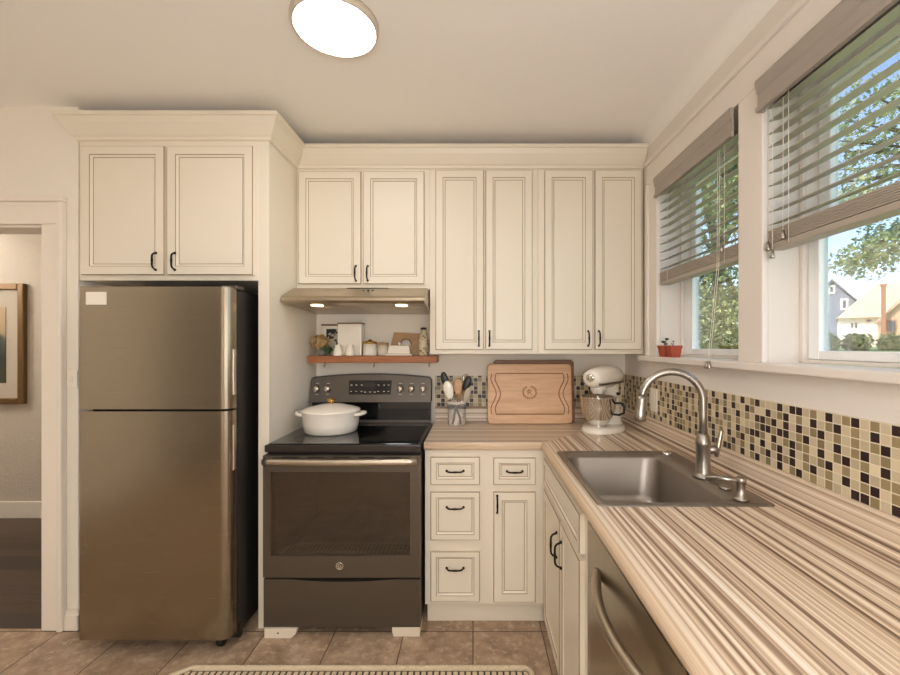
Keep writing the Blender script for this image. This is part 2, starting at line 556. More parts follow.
# ---------------------------------------------------------------- the room
ZC = 2.565
WX = 0.975       # right wall inner face
WB = 2.70        # back wall inner face
WD = 2.07        # doorway wall face
S = 'structure'
MB().box(-3.3, 1.14, -2.3, 2.75, -0.1, 0.0).build('floor', M['floor'], kind=S)
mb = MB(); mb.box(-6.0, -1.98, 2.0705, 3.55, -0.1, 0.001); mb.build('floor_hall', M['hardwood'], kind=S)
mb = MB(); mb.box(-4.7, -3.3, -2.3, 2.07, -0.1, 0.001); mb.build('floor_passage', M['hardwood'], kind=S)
mb = MB(); mb.box(-6.1, 1.14, -2.4, 3.6, ZC, ZC + 0.12); mb.build('ceiling', M['ceil'], kind=S)
MB().box(-2.06, 1.14, WB, WB + 0.12, 0, ZC).build('wall_back', M['wall'], kind=S)
MB().box(-2.06, -1.94, WD + 0.13, WB, 0, ZC).build('wall_recess', M['wall'], kind=S)
# doorway wall with its opening
DX0, DX1, DH = -2.95, -2.105, 1.985
mb = MB()
mb.box(DX1, -1.94, WD, WD + 0.13, 0, ZC); mb.box(-3.3, DX0, WD, WD + 0.13, 0, ZC); mb.box(DX0, DX1, WD, WD + 0.13, DH, ZC)
mb.build('wall_doorway', M['wall'], kind=S)
# left wall; opening and passage shaped to darken the refrigerator's reflection
mb = MB()
mb.box(-3.3, -3.2, -0.62, WD, 0, ZC); mb.box(-3.3, -3.2, -2.3, -2.25, 0, ZC); mb.box(-3.3, -3.2, -2.25, -0.62, 2.15, ZC)
mb.build('wall_left', M['wall'], kind=S)
MB().box(-4.8, -4.7, -2.3, 2.2, 0, ZC).build('wall_passage', M['passage'], kind=S)
MB().box(-4.8, 1.14, -2.4, -2.3, 0, ZC).build('wall_front', M['wall'], kind=S)
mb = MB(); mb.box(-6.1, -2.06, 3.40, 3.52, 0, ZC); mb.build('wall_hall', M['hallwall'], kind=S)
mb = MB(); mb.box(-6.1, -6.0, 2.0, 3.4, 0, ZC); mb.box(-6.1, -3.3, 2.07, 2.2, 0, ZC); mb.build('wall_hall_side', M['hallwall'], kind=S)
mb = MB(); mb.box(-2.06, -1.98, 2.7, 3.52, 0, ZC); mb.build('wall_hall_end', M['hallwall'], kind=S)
# sloped soffit over the far hall wall
mb = MB()
mb.prism([(-4.9, 2.55), (-4.9, 2.50), (-4.12, 2.44), (-3.82, 2.325), (-3.0, 1.99), (-2.08, 1.62), (-2.08, 2.55)], XZ, 3.28, 3.40)
mb.build('trim_hall_soffit', M['hallwall'], kind=S)
MB().box(-5.99, -2.07, 3.382, 3.40, 0.001, 0.135, 0.004).build('baseboard_hall', M['trim'], kind=S)
# right wall with two window openings
ZS, ZH = 1.312, 2.265
WIN = [(0.71, 1.39), (1.517, 2.19)]
mb = MB()
XO = 1.16
mb.box(WX, XO, -2.3, WB + 0.12, 0, ZS); mb.box(WX, XO, -2.3, WB + 0.12, ZH, ZC)
for a, b in ((-2.3, 0.71), (1.39, 1.517), (2.19, WB + 0.12)):
    mb.box(WX, XO, a, b, ZS, ZH)
mb.build('wall_right', M['wallwarm'], kind=S)
# rounded plaster junction of ceiling and window wall
mb = MB()
R = 0.07
pts = [(WX, ZC), (WX, ZC - R)] + [(WX - R + R * math.cos(t), ZC - R + R * math.sin(t)) for t in [PI / 2 * k / 8 for k in range(1, 8)]] + [(WX - R, ZC)]
mb.prism(pts, lambda u, v, w: Vector((u, w, v)), -2.3, WB)
mb.build('trim_cove', M['ceil'], kind=S)
# casings of the windows
mb = MB()
TX = 0.955
mb.box(TX, WX, 0.50, 2.318, ZH, 2.375, 0.003)                    # head
mb.box(TX - 0.012, WX, 0.48, 2.325, 2.375, 2.40, 0.005)           # cap
mb.box(TX, WX, 2.19, 2.318, 1.337, ZH, 0.003)                    # far side casing
mb.box(TX - 0.008, WX, 2.285, 2.318, 1.337, ZH, 0.003)
mb.box(TX, WX, 1.39, 1.517, 1.335, ZH, 0.003)                    # mullion
mb.box(TX, WX, 0.56, 0.71, 1.335, ZH, 0.003)
mb.build('trim_window_casing', M['wtrim'], kind=S)
mb = MB()
mb.box(0.925, 1.075, 0.52, 2.375, 1.308, 1.336, 0.006, 3)
mb.build('trim_windowsill', M['wtrim'], kind=S)
def ring(mb, x0, x1, y0, y1, z0, z1, wy, wb, wt, bev=0.003):
    mb.box(x0, x1, y0, y0 + wy, z0, z1, bev); mb.box(x0, x1, y1 - wy, y1, z0, z1, bev)
    mb.box(x0, x1, y0 + wy, y1 - wy, z0, z0 + wb, bev); mb.box(x0, x1, y0 + wy, y1 - wy, z1 - wt, z1, bev)
for i, (a, b) in enumerate(WIN):
    w = bpy.data.objects.new('window_%d' % (i + 1), None); COL.objects.link(w)
    w.location = (1.08, (a + b) / 2, 1.336); w['kind'] = S; OFF[w.name] = tuple(w.location)
    sw = (0.043, 0.078)[i]
    mb = MB(); ring(mb, 1.075, 1.155, a + 0.001, b - 0.001, 1.336, ZH - 0.001, 0.018, 0.012, 0.018)
    mb.build('window_frame', M['wtrim'], w)
    mb = MB(); ring(mb, 1.088, 1.120, a + 0.022, b - 0.022, 1.349, 1.815, sw, 0.028, 0.035)
    o = mb.build('lower_sash', M['vinyl'], w)
    MB().box(1.103, 1.107, a + 0.021 + sw, b - 0.021 - sw, 1.376, 1.781).build('window_pane', M['pane'], o)
    mb = MB(); ring(mb, 1.122, 1.150, a + 0.022, b - 0.022, 1.785, ZH - 0.02, 0.045, 0.035, 0.04)
    o = mb.build('upper_sash', M['vinyl'], w)
    MB().box(1.134, 1.138, a + 0.066, b - 0.066, 1.819, ZH - 0.059).build('window_pane', M['pane'], o)
# doorway casing and baseboard on the left
mb = MB()
mb.box(DX1 - 0.012, DX1, WD - 0.001, WD + 0.131, 0.0012, DH - 0.012, 0.002)                # jamb lining
mb.box(DX0, DX1, WD - 0.001, WD + 0.131, DH - 0.012, DH, 0.002)
mb.box(DX0, DX0 + 0.012, WD - 0.001, WD + 0.131, 0.0012, DH - 0.012, 0.002)
for x0, x1 in ((DX1, -2.02), (DX0 - 0.085, DX0)):
    mb.box(x0, x1, WD - 0.018, WD, 0.001, DH - 0.0005, 0.003)
mb.box(-2.022, -1.995, WD - 0.032, WD, 0.001, DH + 0.1075, 0.006)                            # back band
mb.box(DX0 - 0.11, DX0 - 0.083, WD - 0.032, WD, 0.001, DH + 0.1075, 0.006)
mb.box(DX0 - 0.085, -2.02, WD - 0.018, WD, DH, DH + 0.11, 0.003)
mb.box(DX0 - 0.11, -1.995, WD - 0.032, WD, DH + 0.108, DH + 0.135, 0.006)
mb.build('trim_doorway', M['trim'], kind=S)
mb = MB()
mb.box(-1.994, -1.928, WD - 0.014, WD, 0.001, 0.10, 0.003); mb.box(-1.994, -1.928, WD - 0.020, WD, 0.001, 0.075, 0.004)
mb.build('baseboard_left', M['trim'], kind=S)

# ---------------------------------------------------------------- cabinets
RD = [(0.0, 0.016), (0.003, 0.019), (0.041, 0.019), (0.0435, 0.0165), (0.053, 0.011), (0.0555, 0.0095), (0.0575, 0.0115)]
RS = [(0.0, 0.016), (0.003, 0.019), (0.027, 0.019), (0.0293, 0.0165), (0.037, 0.011), (0.0393, 0.0095), (0.0413, 0.0115)]
def pull(fmap, u, v, L, vert, parent, w0=0.019, label=None):
    mb = MB()
    pts = []
    N = 12
    for k in range(N + 1):
        t = k / N
        d = (t - 0.5) * L
        h = 0.026 * (1 - abs(2 * t - 1) ** 7) + 0.0
        pts.append(fmap(u, v + d, w0 + h) if vert else fmap(u + d, v, w0 + h))
    rs = [0.0042 + 0.0012 * math.exp(-((k / N - 0.5) / 0.1) ** 2) for k in range(N + 1)]
    mb.tube(pts, rs, 8)
    for e in (-0.5, 0.5):
        c = fmap(u, v + e * L, w0 + 0.002) if vert else fmap(u + e * L, v, w0 + 0.002)
        mb.ball(c, 0.0065, 0.0065, 0.0065, 10, 8)
    return mb.build('handle', M['bronze'], parent)
def door(fmap, u0, u1, v0, v1, parent, name='door', rings=RD, hp=None, vert=True, L=0.082):
    o = MB().front(fmap, u0, u1, v0, v1, rings, 0.0, glaze=(1, 3, 5)).build(name, [M['cab'], M['glaze']], parent)
    if hp:
        pull(fmap, hp[0], hp[1], L, vert, o)
    return o
G = M['cab']
# over the refrigerator, with the tall panel down its right side
YF = 2.07
c = thing('refrigerator_cabinet', 'two-door cream cabinet above the steel refrigerator, with tall side panel to the floor', 'cabinet', (-1.49, 2.4, 1.712))
mb = MB(); mb.box(-1.935, -1.056, YF, WB - 0.002, 1.712, 2.50, 0.0015); mb.build('cabinet_body', G, c)
mb = MB(); mb.box(-1.056, -1.0025, YF, WB - 0.002, 0.001, 2.50, 0.0015); mb.build('side_panel', G, c)
f = Fb(YF)
door(f, -1.912, -1.505, 1.737, 2.366, c, hp=(-1.545, 1.802))
door(f, -1.492, -1.074, 1.737, 2.366, c, hp=(-1.452, 1.802))
# wall cabinets
YU = 2.40
f = Fb(YU)
c = thing('wall_cabinet', 'short two-door cream wall cabinet directly above the range hood', 'cabinet', (-0.62, 2.55, 1.712))
MB().box(-1.002, -0.246, YU, WB - 0.002, 1.713, 2.50, 0.0015).build('cabinet_body', G, c)
door(f, -0.988, -0.634, 1.741, 2.378, c, hp=(-0.662, 1.80))
door(f, -0.622, -0.276, 1.741, 2.378, c, hp=(-0.595, 1.80))
def tall(label, x0, x1, d0, d1, e0, e1):
    c = thing('wall_cabinet', label, 'cabinet', ((x0 + x1) / 2, 2.55, 1.344))
    mb = MB()
    mb.box(x0, x1, YU, YU + 0.02, 1.344, 2.50, 0.0015); mb.box(x0, x0 + 0.018, YU + 0.02, WB - 0.002, 1.344, 2.50); mb.box(x1 - 0.018, x1, YU + 0.02, WB - 0.002, 1.344, 2.50)
    mb.box(x0 + 0.018, x1 - 0.018, YU + 0.02, WB - 0.002, 1.362, 2.50)
    mb.build('cabinet_body', G, c)
    door(f, d0, d1, 1.369, 2.385, c, hp=(d1 - 0.027, 1.432))
    door(f, e0, e1, 1.369, 2.385, c, hp=(e0 + 0.022, 1.432))
tall('tall two-door cream wall cabinet beside the range hood, above the cutting boards', -0.2455, 0.3695, -0.212, 0.060, 0.071, 0.336)
tall('tall two-door cream wall cabinet in the corner by the windows, above the mixer', 0.3705, 0.970, 0.405, 0.678, 0.690, 0.955)
# crown moulding: one continuous run
mb = MB()
prof = [(0.0, 2.395), (0.010, 2.400), (0.012, 2.412), (0.020, 2.420), (0.034, 2.440), (0.050, 2.466), (0.060, 2.490), (0.068, 2.494), (0.068, 2.511), (0.0, 2.511)]
b = bmesh.new()
loops = []
def crown_pts(o, z):
    return [(-1.937 - o, WD - 0.0005, z), (-1.937 - o, YF - o, z), (-1.001 + o, YF - o, z), (-1.001 + o, YU - o, z), (0.972, YU - o, z)]
for o_, z_ in prof:
    loops.append([b.verts.new(p) for p in crown_pts(o_, z_)])
for A, B in zip(loops, loops[1:]):
    for k in range(4):
        b.faces.new((A[k], A[k + 1], B[k + 1], B[k]))
b.faces.new([l[0] for l in loops]); b.faces.new([l[-1] for l in loops])
mb.add(b)
o = mb.build('crown_molding', G, loc=(-0.5, 2.3, 2.395))
tag(o, 'cream crown molding running along the tops of the upper cabinets', 'crown molding')

# base cabinet left of the corner
YB = 2.09
f = Fb(YB)
c = thing('base_cabinet', 'cream base cabinet with drawers and one door, between range and corner', 'cabinet', (0.06, 2.4, 0.0))
mb = MB(); mb.box(-0.238, 0.359, YB, 2.68, 0.108, 0.876, 0.0015); mb.build('cabinet_body', G, c)
mb = MB(); mb.box(-0.230, 0.40, 2.128, 2.145, 0.001, 0.108, 0.001); mb.build('toe_kick', G, c)
door(f, -0.209, 0.033, 0.707, 0.843, c, 'drawer', RS, (-0.088, 0.776), False)
door(f, -0.209, 0.033, 0.434, 0.672, c, 'drawer', RS + [], (-0.088, 0.597), False)
door(f, -0.209, 0.033, 0.132, 0.378, c, 'drawer', RS, (-0.088, 0.298), False)
door(f, 0.101, 0.308, 0.707, 0.840, c, 'drawer', RS, (0.205, 0.774), False, 0.075)
door(f, 0.101, 0.308, 0.128, 0.672, c, 'door', RD, (0.119, 0.612), True)
# sink base on the window side
XF = 0.36
f = Fr(XF)
c = thing('sink_cabinet', 'cream base cabinet with two doors under the steel sink', 'cabinet', (0.66, 1.7, 0.0))
mb = MB()
mb.box(XF, XF + 0.02, 1.322, YB - 0.001, 0.045, 0.876, 0.0015)
mb.box(XF + 0.02, 0.955, 1.322, 1.340, 0.045, 0.876); mb.box(XF + 0.02, 0.955, 2.07, 2.088, 0.108, 0.876)
mb.box(XF + 0.02, 0.955, 1.340, 2.07, 0.108, 0.126)
mb.build('cabinet_body', G, c)
mb = MB(); mb.box(0.42, 0.436, 1.340, 2.125, 0.001, 0.108); mb.build('toe_kick', G, c)
door(f, 1.355, 2.035, 0.722, 0.850, c, 'false_drawer_front', RS)
door(f, 1.668, 2.035, 0.075, 0.700, c, 'door', RD, (1.705, 0.585), True, 0.10)
door(f, 1.355, 1.660, 0.075, 0.700, c, 'door', RD, (1.622, 0.585), True, 0.10)
# dishwasher
c = thing('dishwasher', 'brushed steel dishwasher with a bowed bar handle, under the striped worktop', 'dishwasher', (0.66, 1.0, 0.0))
mb = MB(); mb.box(XF + 0.005, 0.955, 0.705, 1.240, 0.10, 0.862); mb.box(XF + 0.005, 0.955, 1.240, 1.316, 0.10, 0.69); mb.build('dishwasher_body', M['blackmatte'], c)
mb = MB(); mb.box(XF - 0.004, XF + 0.005, 0.710, 1.314, 0.12, 0.852, 0.006, 3); d = mb.build('door', M['steel'], c)
mb = MB()
N = 16
pts = [(XF - 0.002 - 0.050 * math.sin(PI * k / N) ** 0.8, 1.205 - 0.485 * k / N, 0.745) for k in range(N + 1)]
mb.tube(pts, 0.013, 12)
mb.build('handle', M['handle'], d)
mb = MB(); mb.box(0.41, 0.43, 0.71, 1.316, 0.001, 0.10); mb.build('toe_kick', M['black'], c)
# end panel and cabinet run on past the frame
c = thing('base_cabinet', 'cream base cabinet past the dishwasher at the near end of the worktop', 'cabinet', (0.66, 0.6, 0.0))
mb = MB(); mb.box(XF, 0.955, 0.40, 0.700, 0.108, 0.876, 0.0015); mb.build('cabinet_body', G, c)
mb = MB(); mb.box(0.42, 0.436, 0.41, 0.69, 0.001, 0.108); mb.build('toe_kick', G, c)
door(f, 0.42, 0.685, 0.13, 0.69, c, 'door', RD, (0.65, 0.6), True)
door(f, 0.42, 0.685, 0.722, 0.85, c, 'drawer', RS, (0.55, 0.785), False)

# ---------------------------------------------------------------- worktop
CT, CB = 0.915, 0.877
XE, YE = 0.333, 2.06
ct = thing('worktop', 'L-shaped worktop of brown and cream striped laminate', 'worktop', (0.6, 1.8, CB))
def bevel_front(b, test, off=0.016):
    ed = [e for e in b.edges if test(e.verts[0].co) and test(e.verts[1].co) and abs(e.verts[0].co.z - e.verts[1].co.z) < 1e-5]
    r = bmesh.ops.bevel(b, geom=ed, offset=off, segments=5, affect='EDGES', profile=0.5)
    for f_ in r['faces']:
        f_.smooth = True
def slab(polys, test):
    b = bmesh.new()
    cache = {}
    def V(p):
        k = (round(p[0], 4), round(p[1], 4))
        if k not in cache:
            cache[k] = b.verts.new((p[0], p[1], CT))
        return cache[k]
    fs = [b.faces.new([V(p) for p in poly]) for poly in polys]
    r = bmesh.ops.extrude_face_region(b, geom=fs)
    vs = [g for g in r['geom'] if isinstance(g, bmesh.types.BMVert)]
    bmesh.ops.translate(b, verts=vs, vec=(0, 0, CB - CT))
    bmesh.ops.recalc_face_normals(b, faces=list(b.faces))
    bevel_front(b, test)
    return b
WE = WB - 0.001
mb = MB(); mb.add(slab([[(-0.2405, YE), (XE, YE), (WX - 0.001, WE), (-0.2405, WE)]], lambda co: abs(co.y - YE) < 1e-4))
mb.prism([(2.672, CT), (2.676, 0.99), (2.682, 1.000), (WE, 1.002), (WE, CT)], YZ, -0.2405, WX - 0.030)
mb.build('back_section', M['stripe_x'], ct)
H = [(0.385, 1.262), (0.892, 1.262), (0.892, 1.878), (0.385, 1.878)]
A_, B_, C_, D_ = (XE, 0.42), (WX - 0.001, 0.42), (WX - 0.001, WE), (XE, YE)
mb = MB(); mb.add(slab([[A_, B_, H[1], H[0]], [B_, C_, H[2], H[1]], [C_, D_, H[3], H[2]], [D_, A_, H[0], H[3]]], lambda co: abs(co.x - XE) < 1e-4))
mb.prism([(0.936, CT), (0.944, 0.93), (0.948, 0.985), (0.953, 0.997), (0.960, 1.002), (WX - 0.001, 1.002), (WX - 0.001, CT)], lambda u, v, w: Vector((u, w, v)), 0.42, 2.671)
mb.build('window_section', M['stripe_y'], ct)
# mosaics
o = MB().box(-0.2405, WX - 0.009, WB - 0.008, WB - 0.0005, 1.0025, 1.198).build('mosaic_backsplash', M['tile_back'], loc=(0.36, WB, 1.0025))
tag(o, 'narrow brown and beige mosaic backsplash on the wall behind the cutting boards', 'backsplash')
o = MB().box(WX - 0.008, WX - 0.0005, 0.45, WB - 0.0005, 1.0025, 1.2115).build('mosaic_backsplash', M['tile_side'], loc=(WX, 1.6, 1.0025))
tag(o, 'long brown and beige mosaic backsplash below the windows', 'backsplash')

# ---------------------------------------------------------------- sink, faucet, soap dispenser
sk = thing('sink', 'rectangular single-bowl stainless steel sink set into the striped worktop', 'sink', (0.6, 1.57, CT))
def rrect(x0, x1, y0, y1, r, n=6):
    out = []
    for cx, cy, a0 in ((x1 - r, y1 - r, 0), (x0 + r, y1 - r, PI / 2), (x0 + r, y0 + r, PI), (x1 - r, y0 + r, 1.5 * PI)):
        for k in range(n + 1):
            a = a0 + PI / 2 * k / n
            out.append((cx + r * math.cos(a), cy + r * math.sin(a)))
    return out
b = bmesh.new()
lv = [(0.372, 0.905, 1.247, 1.893, 0.02, 0.9155), (0.374, 0.903, 1.249, 1.891, 0.02, 0.9195), (0.392, 0.885, 1.268, 1.872, 0.025, 0.9205), (0.397, 0.781, 1.274, 1.806, 0.05, 0.9185),
      (0.401, 0.777, 1.278, 1.802, 0.055, 0.908), (0.412, 0.766, 1.290, 1.790, 0.07, 0.760), (0.420, 0.758, 1.298, 1.782, 0.075, 0.735), (0.445, 0.733, 1.323, 1.757, 0.07, 0.722), (0.53, 0.64, 1.50, 1.64, 0.05, 0.717)]
lp = []
for x0, x1, y0, y1, r, z in lv:
    lp.append([b.verts.new((p[0], p[1], z)) for p in rrect(x0, x1, y0, y1, r)])
for A, B in zip(lp, lp[1:]):
    n = len(A)
    for k in range(n):
        f_ = b.faces.new((A[k], A[(k + 1) % n], B[(k + 1) % n], B[k])); f_.smooth = True
b.faces.new(lp[-1])
mb = MB(); mb.add(b)
basin = mb.build('basin', M['sinksteel'], sk)
MB().lathe([(0, 0.0012), (0.03, 0.0012), (0.036, 0.004), (0.044, 0.004), (0.046, 0.0012)], (0.585, 1.57, 0.716), 28).build('drain', M['chrome'], sk)
fx, fy, fz = 0.826, 1.512, 0.9205
fa = thing('faucet', 'brushed nickel gooseneck kitchen faucet standing on the sink deck', 'faucet', (fx, fy, fz))
MB().lathe([(0, 0), (0.034, 0), (0.034, 0.006), (0.027, 0.013), (0.024, 0.02), (0.024, 0.115), (0.026, 0.118), (0.026, 0.128), (0.023, 0.134), (0.021, 0.150), (0.0145, 0.158), (0, 0.158)], (fx, fy, fz), 28).build('faucet_base', M['nickel'], fa)
R = 0.102
pts = [(fx, fy, fz + 0.15), (fx, fy, fz + 0.22)] + [(fx - R + R * math.cos(a), fy + 0.02 * (1 - math.cos(a)), fz + 0.275 + R * math.sin(a)) for a in [PI * k / 16 for k in range(0, 16)]]
e = Vector(pts[-1])
hd = Vector((-0.10, 0.01, -1)).normalized()
MB().tube(pts + [tuple(e + hd * 0.012)], 0.0135, 14).build('spout', M['nickel'], fa)
s0 = e + hd * 0.008
MB().tube([s0, s0 + hd * 0.012, s0 + hd * 0.016, s0 + hd * 0.068, s0 + hd * 0.088, s0 + hd * 0.092], [0.0145, 0.0155, 0.0165, 0.0205, 0.0225, 0.019], 18).build('spray_head', M['nickel'], fa)
mb = MB(); mb.tube([(fx + 0.015, fy, fz + 0.098), (fx + 0.045, fy, fz + 0.100), (fx + 0.052, fy, fz + 0.100)], [0.015, 0.017, 0.012], 14)
lo = mb.build('lever_hub', M['nickel'], fa)
MB().tube([(fx + 0.046, fy - 0.004, fz + 0.075), (fx + 0.050, fy - 0.004, fz + 0.10), (fx + 0.062, fy - 0.006, fz + 0.165), (fx + 0.064, fy - 0.006, fz + 0.172)], [0.007, 0.0085, 0.0068, 0.004], 10).build('lever', M['handle'], fa)
dx, dy = 0.822, 1.292
sd = thing('soap_dispenser', 'small brushed nickel soap dispenser with a long nozzle, beside the faucet', 'soap dispenser', (dx, dy, fz))
MB().lathe([(0, 0), (0.021, 0), (0.021, 0.005), (0.013, 0.009), (0.0125, 0.052), (0.015, 0.054), (0.015, 0.066), (0.012, 0.069), (0, 0.069)], (dx, dy, fz), 22).build('pump_body', M['nickel'], sd)
MB().tube([(dx - 0.008, dy, fz + 0.058), (dx - 0.05, dy + 0.035, fz + 0.057), (dx - 0.072, dy + 0.055, fz + 0.052), (dx - 0.076, dy + 0.058, fz + 0.046)], [0.0075, 0.0065, 0.006, 0.005], 10).build('nozzle', M['nickel'], sd)
o = MB().lathe([(0, 0), (0.019, 0), (0.019, 0.003), (0.016, 0.008), (0, 0.009)], (0.835, 1.395, fz), 22).build('hole_cover', M['nickel'], loc=(0.835, 1.395, fz))
tag(o, 'round nickel cap on the sink deck between faucet and soap dispenser', 'cap')
o = MB().lathe([(0, 0), (0.020, 0), (0.020, 0.010), (0.017, 0.014), (0, 0.014)], (0.835, 1.815, fz), 22).build('hole_cover', M['chrome'], loc=(0.835, 1.815, fz))
tag(o, 'round steel cap on the far corner of the sink deck', 'cap')

# ---------------------------------------------------------------- refrigerator
fr = thing('refrigerator', 'tall stainless steel top-freezer refrigerator with black sides', 'refrigerator', (-1.42, 2.25, 0.0))
mb = MB(); mb.box(-1.757, -1.096, 1.955, 2.64, 0.045, 1.652, 0.006); body = mb.build('refrigerator_body', M['blackmatte'], fr)
mb = MB(); mb.box(-1.752, -1.100, 1.940, 1.957, 0.09, 1.645); mb.build('door_gasket', M['black'], fr)
def fdoor(name, z0, z1):
    pts = [(-1.762, 1.940), (-1.762, 1.890), (-1.760, 1.884), (-1.754, 1.881)]
    pts += [(-1.137, 1.880), (-1.124, 1.8805), (-1.112, 1.884), (-1.102, 1.891), (-1.095, 1.900), (-1.091, 1.910), (-1.090, 1.940)]
    mb = MB(); mb.prism(pts, XY, z0, z1, 0.0)
    for f_ in mb.bm.faces:
        if abs(f_.normal.z) < 0.5:
            f_.smooth = False
    return mb.build(name, M['steel'], fr)
d1 = fdoor('freezer_door', 1.108, 1.656)
d2 = fdoor('refrigerator_door', 0.076, 1.098)
for d, z0, z1 in ((d1, 1.168, 1.376), (d2, 0.826, 1.034)):
    MB().box(-1.092, -1.083, 1.908, 1.928, z0, z1, 0.003).build('handle', M['handle'], d)
MB().box(-1.728, -1.636, 1.8785, 1.8802, 1.575, 1.632, 0.0).build('label_sticker', M['whiteplastic'], d1)['label'] = 'small white rectangular sticker'
MB().box(-1.15, -1.085, 1.93, 2.0, 1.6525, 1.668, 0.004).build('hinge_cover', M['slate'], fr)
for x, y in ((-1.70, 2.12), (-1.168, 1.955)):
    MB().lathe([(0, -0.014), (0.020, -0.014), (0.023, -0.008), (0.023, 0.008), (0.020, 0.014), (0, 0.014)], (x, y, 0.0235), 20, axis='x').build('caster', M['black'], fr)
for x in (-1.70, -1.12):
    MB().box(x - 0.02, x + 0.02, 2.55, 2.59, 0.0005, 0.046).build('foot', M['black'], fr)
MB().box(-1.75, -1.09, 1.965, 1.99, 0.03, 0.09).build('kick_grille', M['black'], fr)

# ---------------------------------------------------------------- range
X0, X1 = -0.992, -0.244     # built here, then set a little to the left with its parts
rg = thing('range', 'slate grey electric range with black glass cooktop and oven window', 'oven', (-0.62, 2.33, 0.045))
mb = MB()
mb.box(X0, X0 + 0.03, 2.052, 2.66, 0.046, 0.878); mb.box(X1 - 0.03, X1, 2.052, 2.66, 0.046, 0.878)
mb.box(X0 + 0.03, X1 - 0.03, 2.62, 2.66, 0.046, 0.878); mb.box(X0 + 0.03, X1 - 0.03, 2.052, 2.62, 0.046, 0.33); mb.box(X0 + 0.03, X1 - 0.03, 2.052, 2.62, 0.80, 0.878)
mb.build('range_body', M['blackmatte'], rg)
mb = MB()
for q in ((X0 + 0.031, X0 + 0.05, 2.054, 2.60, 0.35, 0.80), (X1 - 0.05, X1 - 0.031, 2.054, 2.60, 0.35, 0.80), (X0 + 0.05, X1 - 0.05, 2.58, 2.60, 0.35, 0.80), (X0 + 0.05, X1 - 0.05, 2.054, 2.58, 0.332, 0.352)):
    mb.box(*q)
mb.build('oven_cavity', M['cavity'], rg)
mb = MB()
for k in range(26):
    x = X0 + 0.06 + k * (X1 - X0 - 0.12) / 25
    mb.tube([(x, 2.08, 0.384), (x, 2.56, 0.384)], 0.0034, 6)
for y in (2.08, 2.32, 2.56):
    mb.tube([(X0 + 0.052, y, 0.380), (X1 - 0.052, y, 0.380)], 0.0045, 6)
mb.build('oven_rack', M['chrome'], rg)
# cooktop
mb = MB(); mb.box(X0 - 0.001, X1 + 0.001, 2.018, 2.60, 0.880, 0.914, 0.005, 3); ck = mb.build('cooktop', M['slatedark'], rg)
MB().box(X0 + 0.012, X1 - 0.012, 2.035, 2.590, 0.9135, 0.9185, 0.002).build('cooktop_glass', M['blackglass'], ck)
RING = mat('burner_print', (40, 38, 36), 0.2)
for x, y, r in ((-0.80, 2.17, 0.10), (-0.43, 2.17, 0.085), (-0.80, 2.44, 0.075), (-0.43, 2.44, 0.10)):
    MB().lathe([(r, 0.0), (r, 0.0003), (r + 0.003, 0.0003), (r + 0.003, 0.0)], (x, y, 0.9185), 48).build('burner_ring', RING, ck)
# oven door
mb = MB()
wx0, wx1, wz0, wz1 = -0.955, -0.292, 0.392, 0.790
yf, yb = 2.004, 2.050
mb.box(X0, wx0, yf, yb, 0.287, 0.868, 0.0); mb.box(wx1, X1, yf, yb, 0.287, 0.868); mb.box(wx0, wx1, yf, yb, 0.287, wz0); mb.box(wx0, wx1, yf, yb, wz1, 0.868)
od = mb.build('oven_door', M['slate'], rg)
MB().box(wx0, wx1, yf + 0.004, yf + 0.010, wz0, wz1).build('oven_window', M['ovenpane'], od)
mb = MB()
N = 20
pts = [(X0 + 0.012 + (X1 - X0 - 0.024) * k / N, yf - 0.030 - 0.014 * math.sin(PI * k / N), 0.846 - 0.0) for k in range(N + 1)]
mb.tube(pts, 0.0155, 14, flat=0.7)
for x in (X0 + 0.03, X1 - 0.03):
    mb.box(x - 0.014, x + 0.014, yf - 0.034, yf + 0.002, 0.836, 0.856, 0.003)
mb.build('handle', M['handle'], od)
mb = MB(); mb.lathe([(0, 0.0), (0.0185, 0.0), (0.0185, 0.002), (0.0165, 0.003), (0.0150, 0.0022), (0.0, 0.0022)], (-0.627, yf, 0.343), 32, axis='y')
emb = mb.build('emblem', M['chrome'], od)
mb = MB()
for s_ in (-1, 1):
    mb.tube([(-0.627 + s_ * (0.0045 + 0.0042 * math.cos(a)), yf - 0.0028, 0.343 + s_ * 0.001 + 0.006 * math.sin(a)) for a in [2 * PI * k / 14 for k in range(14)]], 0.0010, 5, closed=True)
mb.tube([(-0.627 + 0.0128 * math.cos(a), yf - 0.0025, 0.343 + 0.0128 * math.sin(a)) for a in [2 * PI * k / 28 for k in range(28)]], 0.0008, 5, closed=True)
mb.build('emblem_script', M['black'], emb)
for k in range(5):
    x = -0.86 + k * 0.12
    MB().box(x - 0.04, x + 0.04, yf - 0.0005, yf + 0.002, 0.857, 0.8625).build('vent_slot', M['black'], od)
# storage drawer with a scooped top edge
N = 16
top = [(X1 - (X1 - X0) * k / N, 0.276 - 0.012 * max(0, math.sin(PI * (k / N - 0.18) / 0.64)) * (1 if 0.18 < k / N < 0.82 else 0)) for k in range(N + 1)]
mb = MB(); mb.prism([(X0, 0.048), (X1, 0.048)] + top, XZ, 2.010, 2.050)
mb.build('storage_drawer', M['slate'], rg)
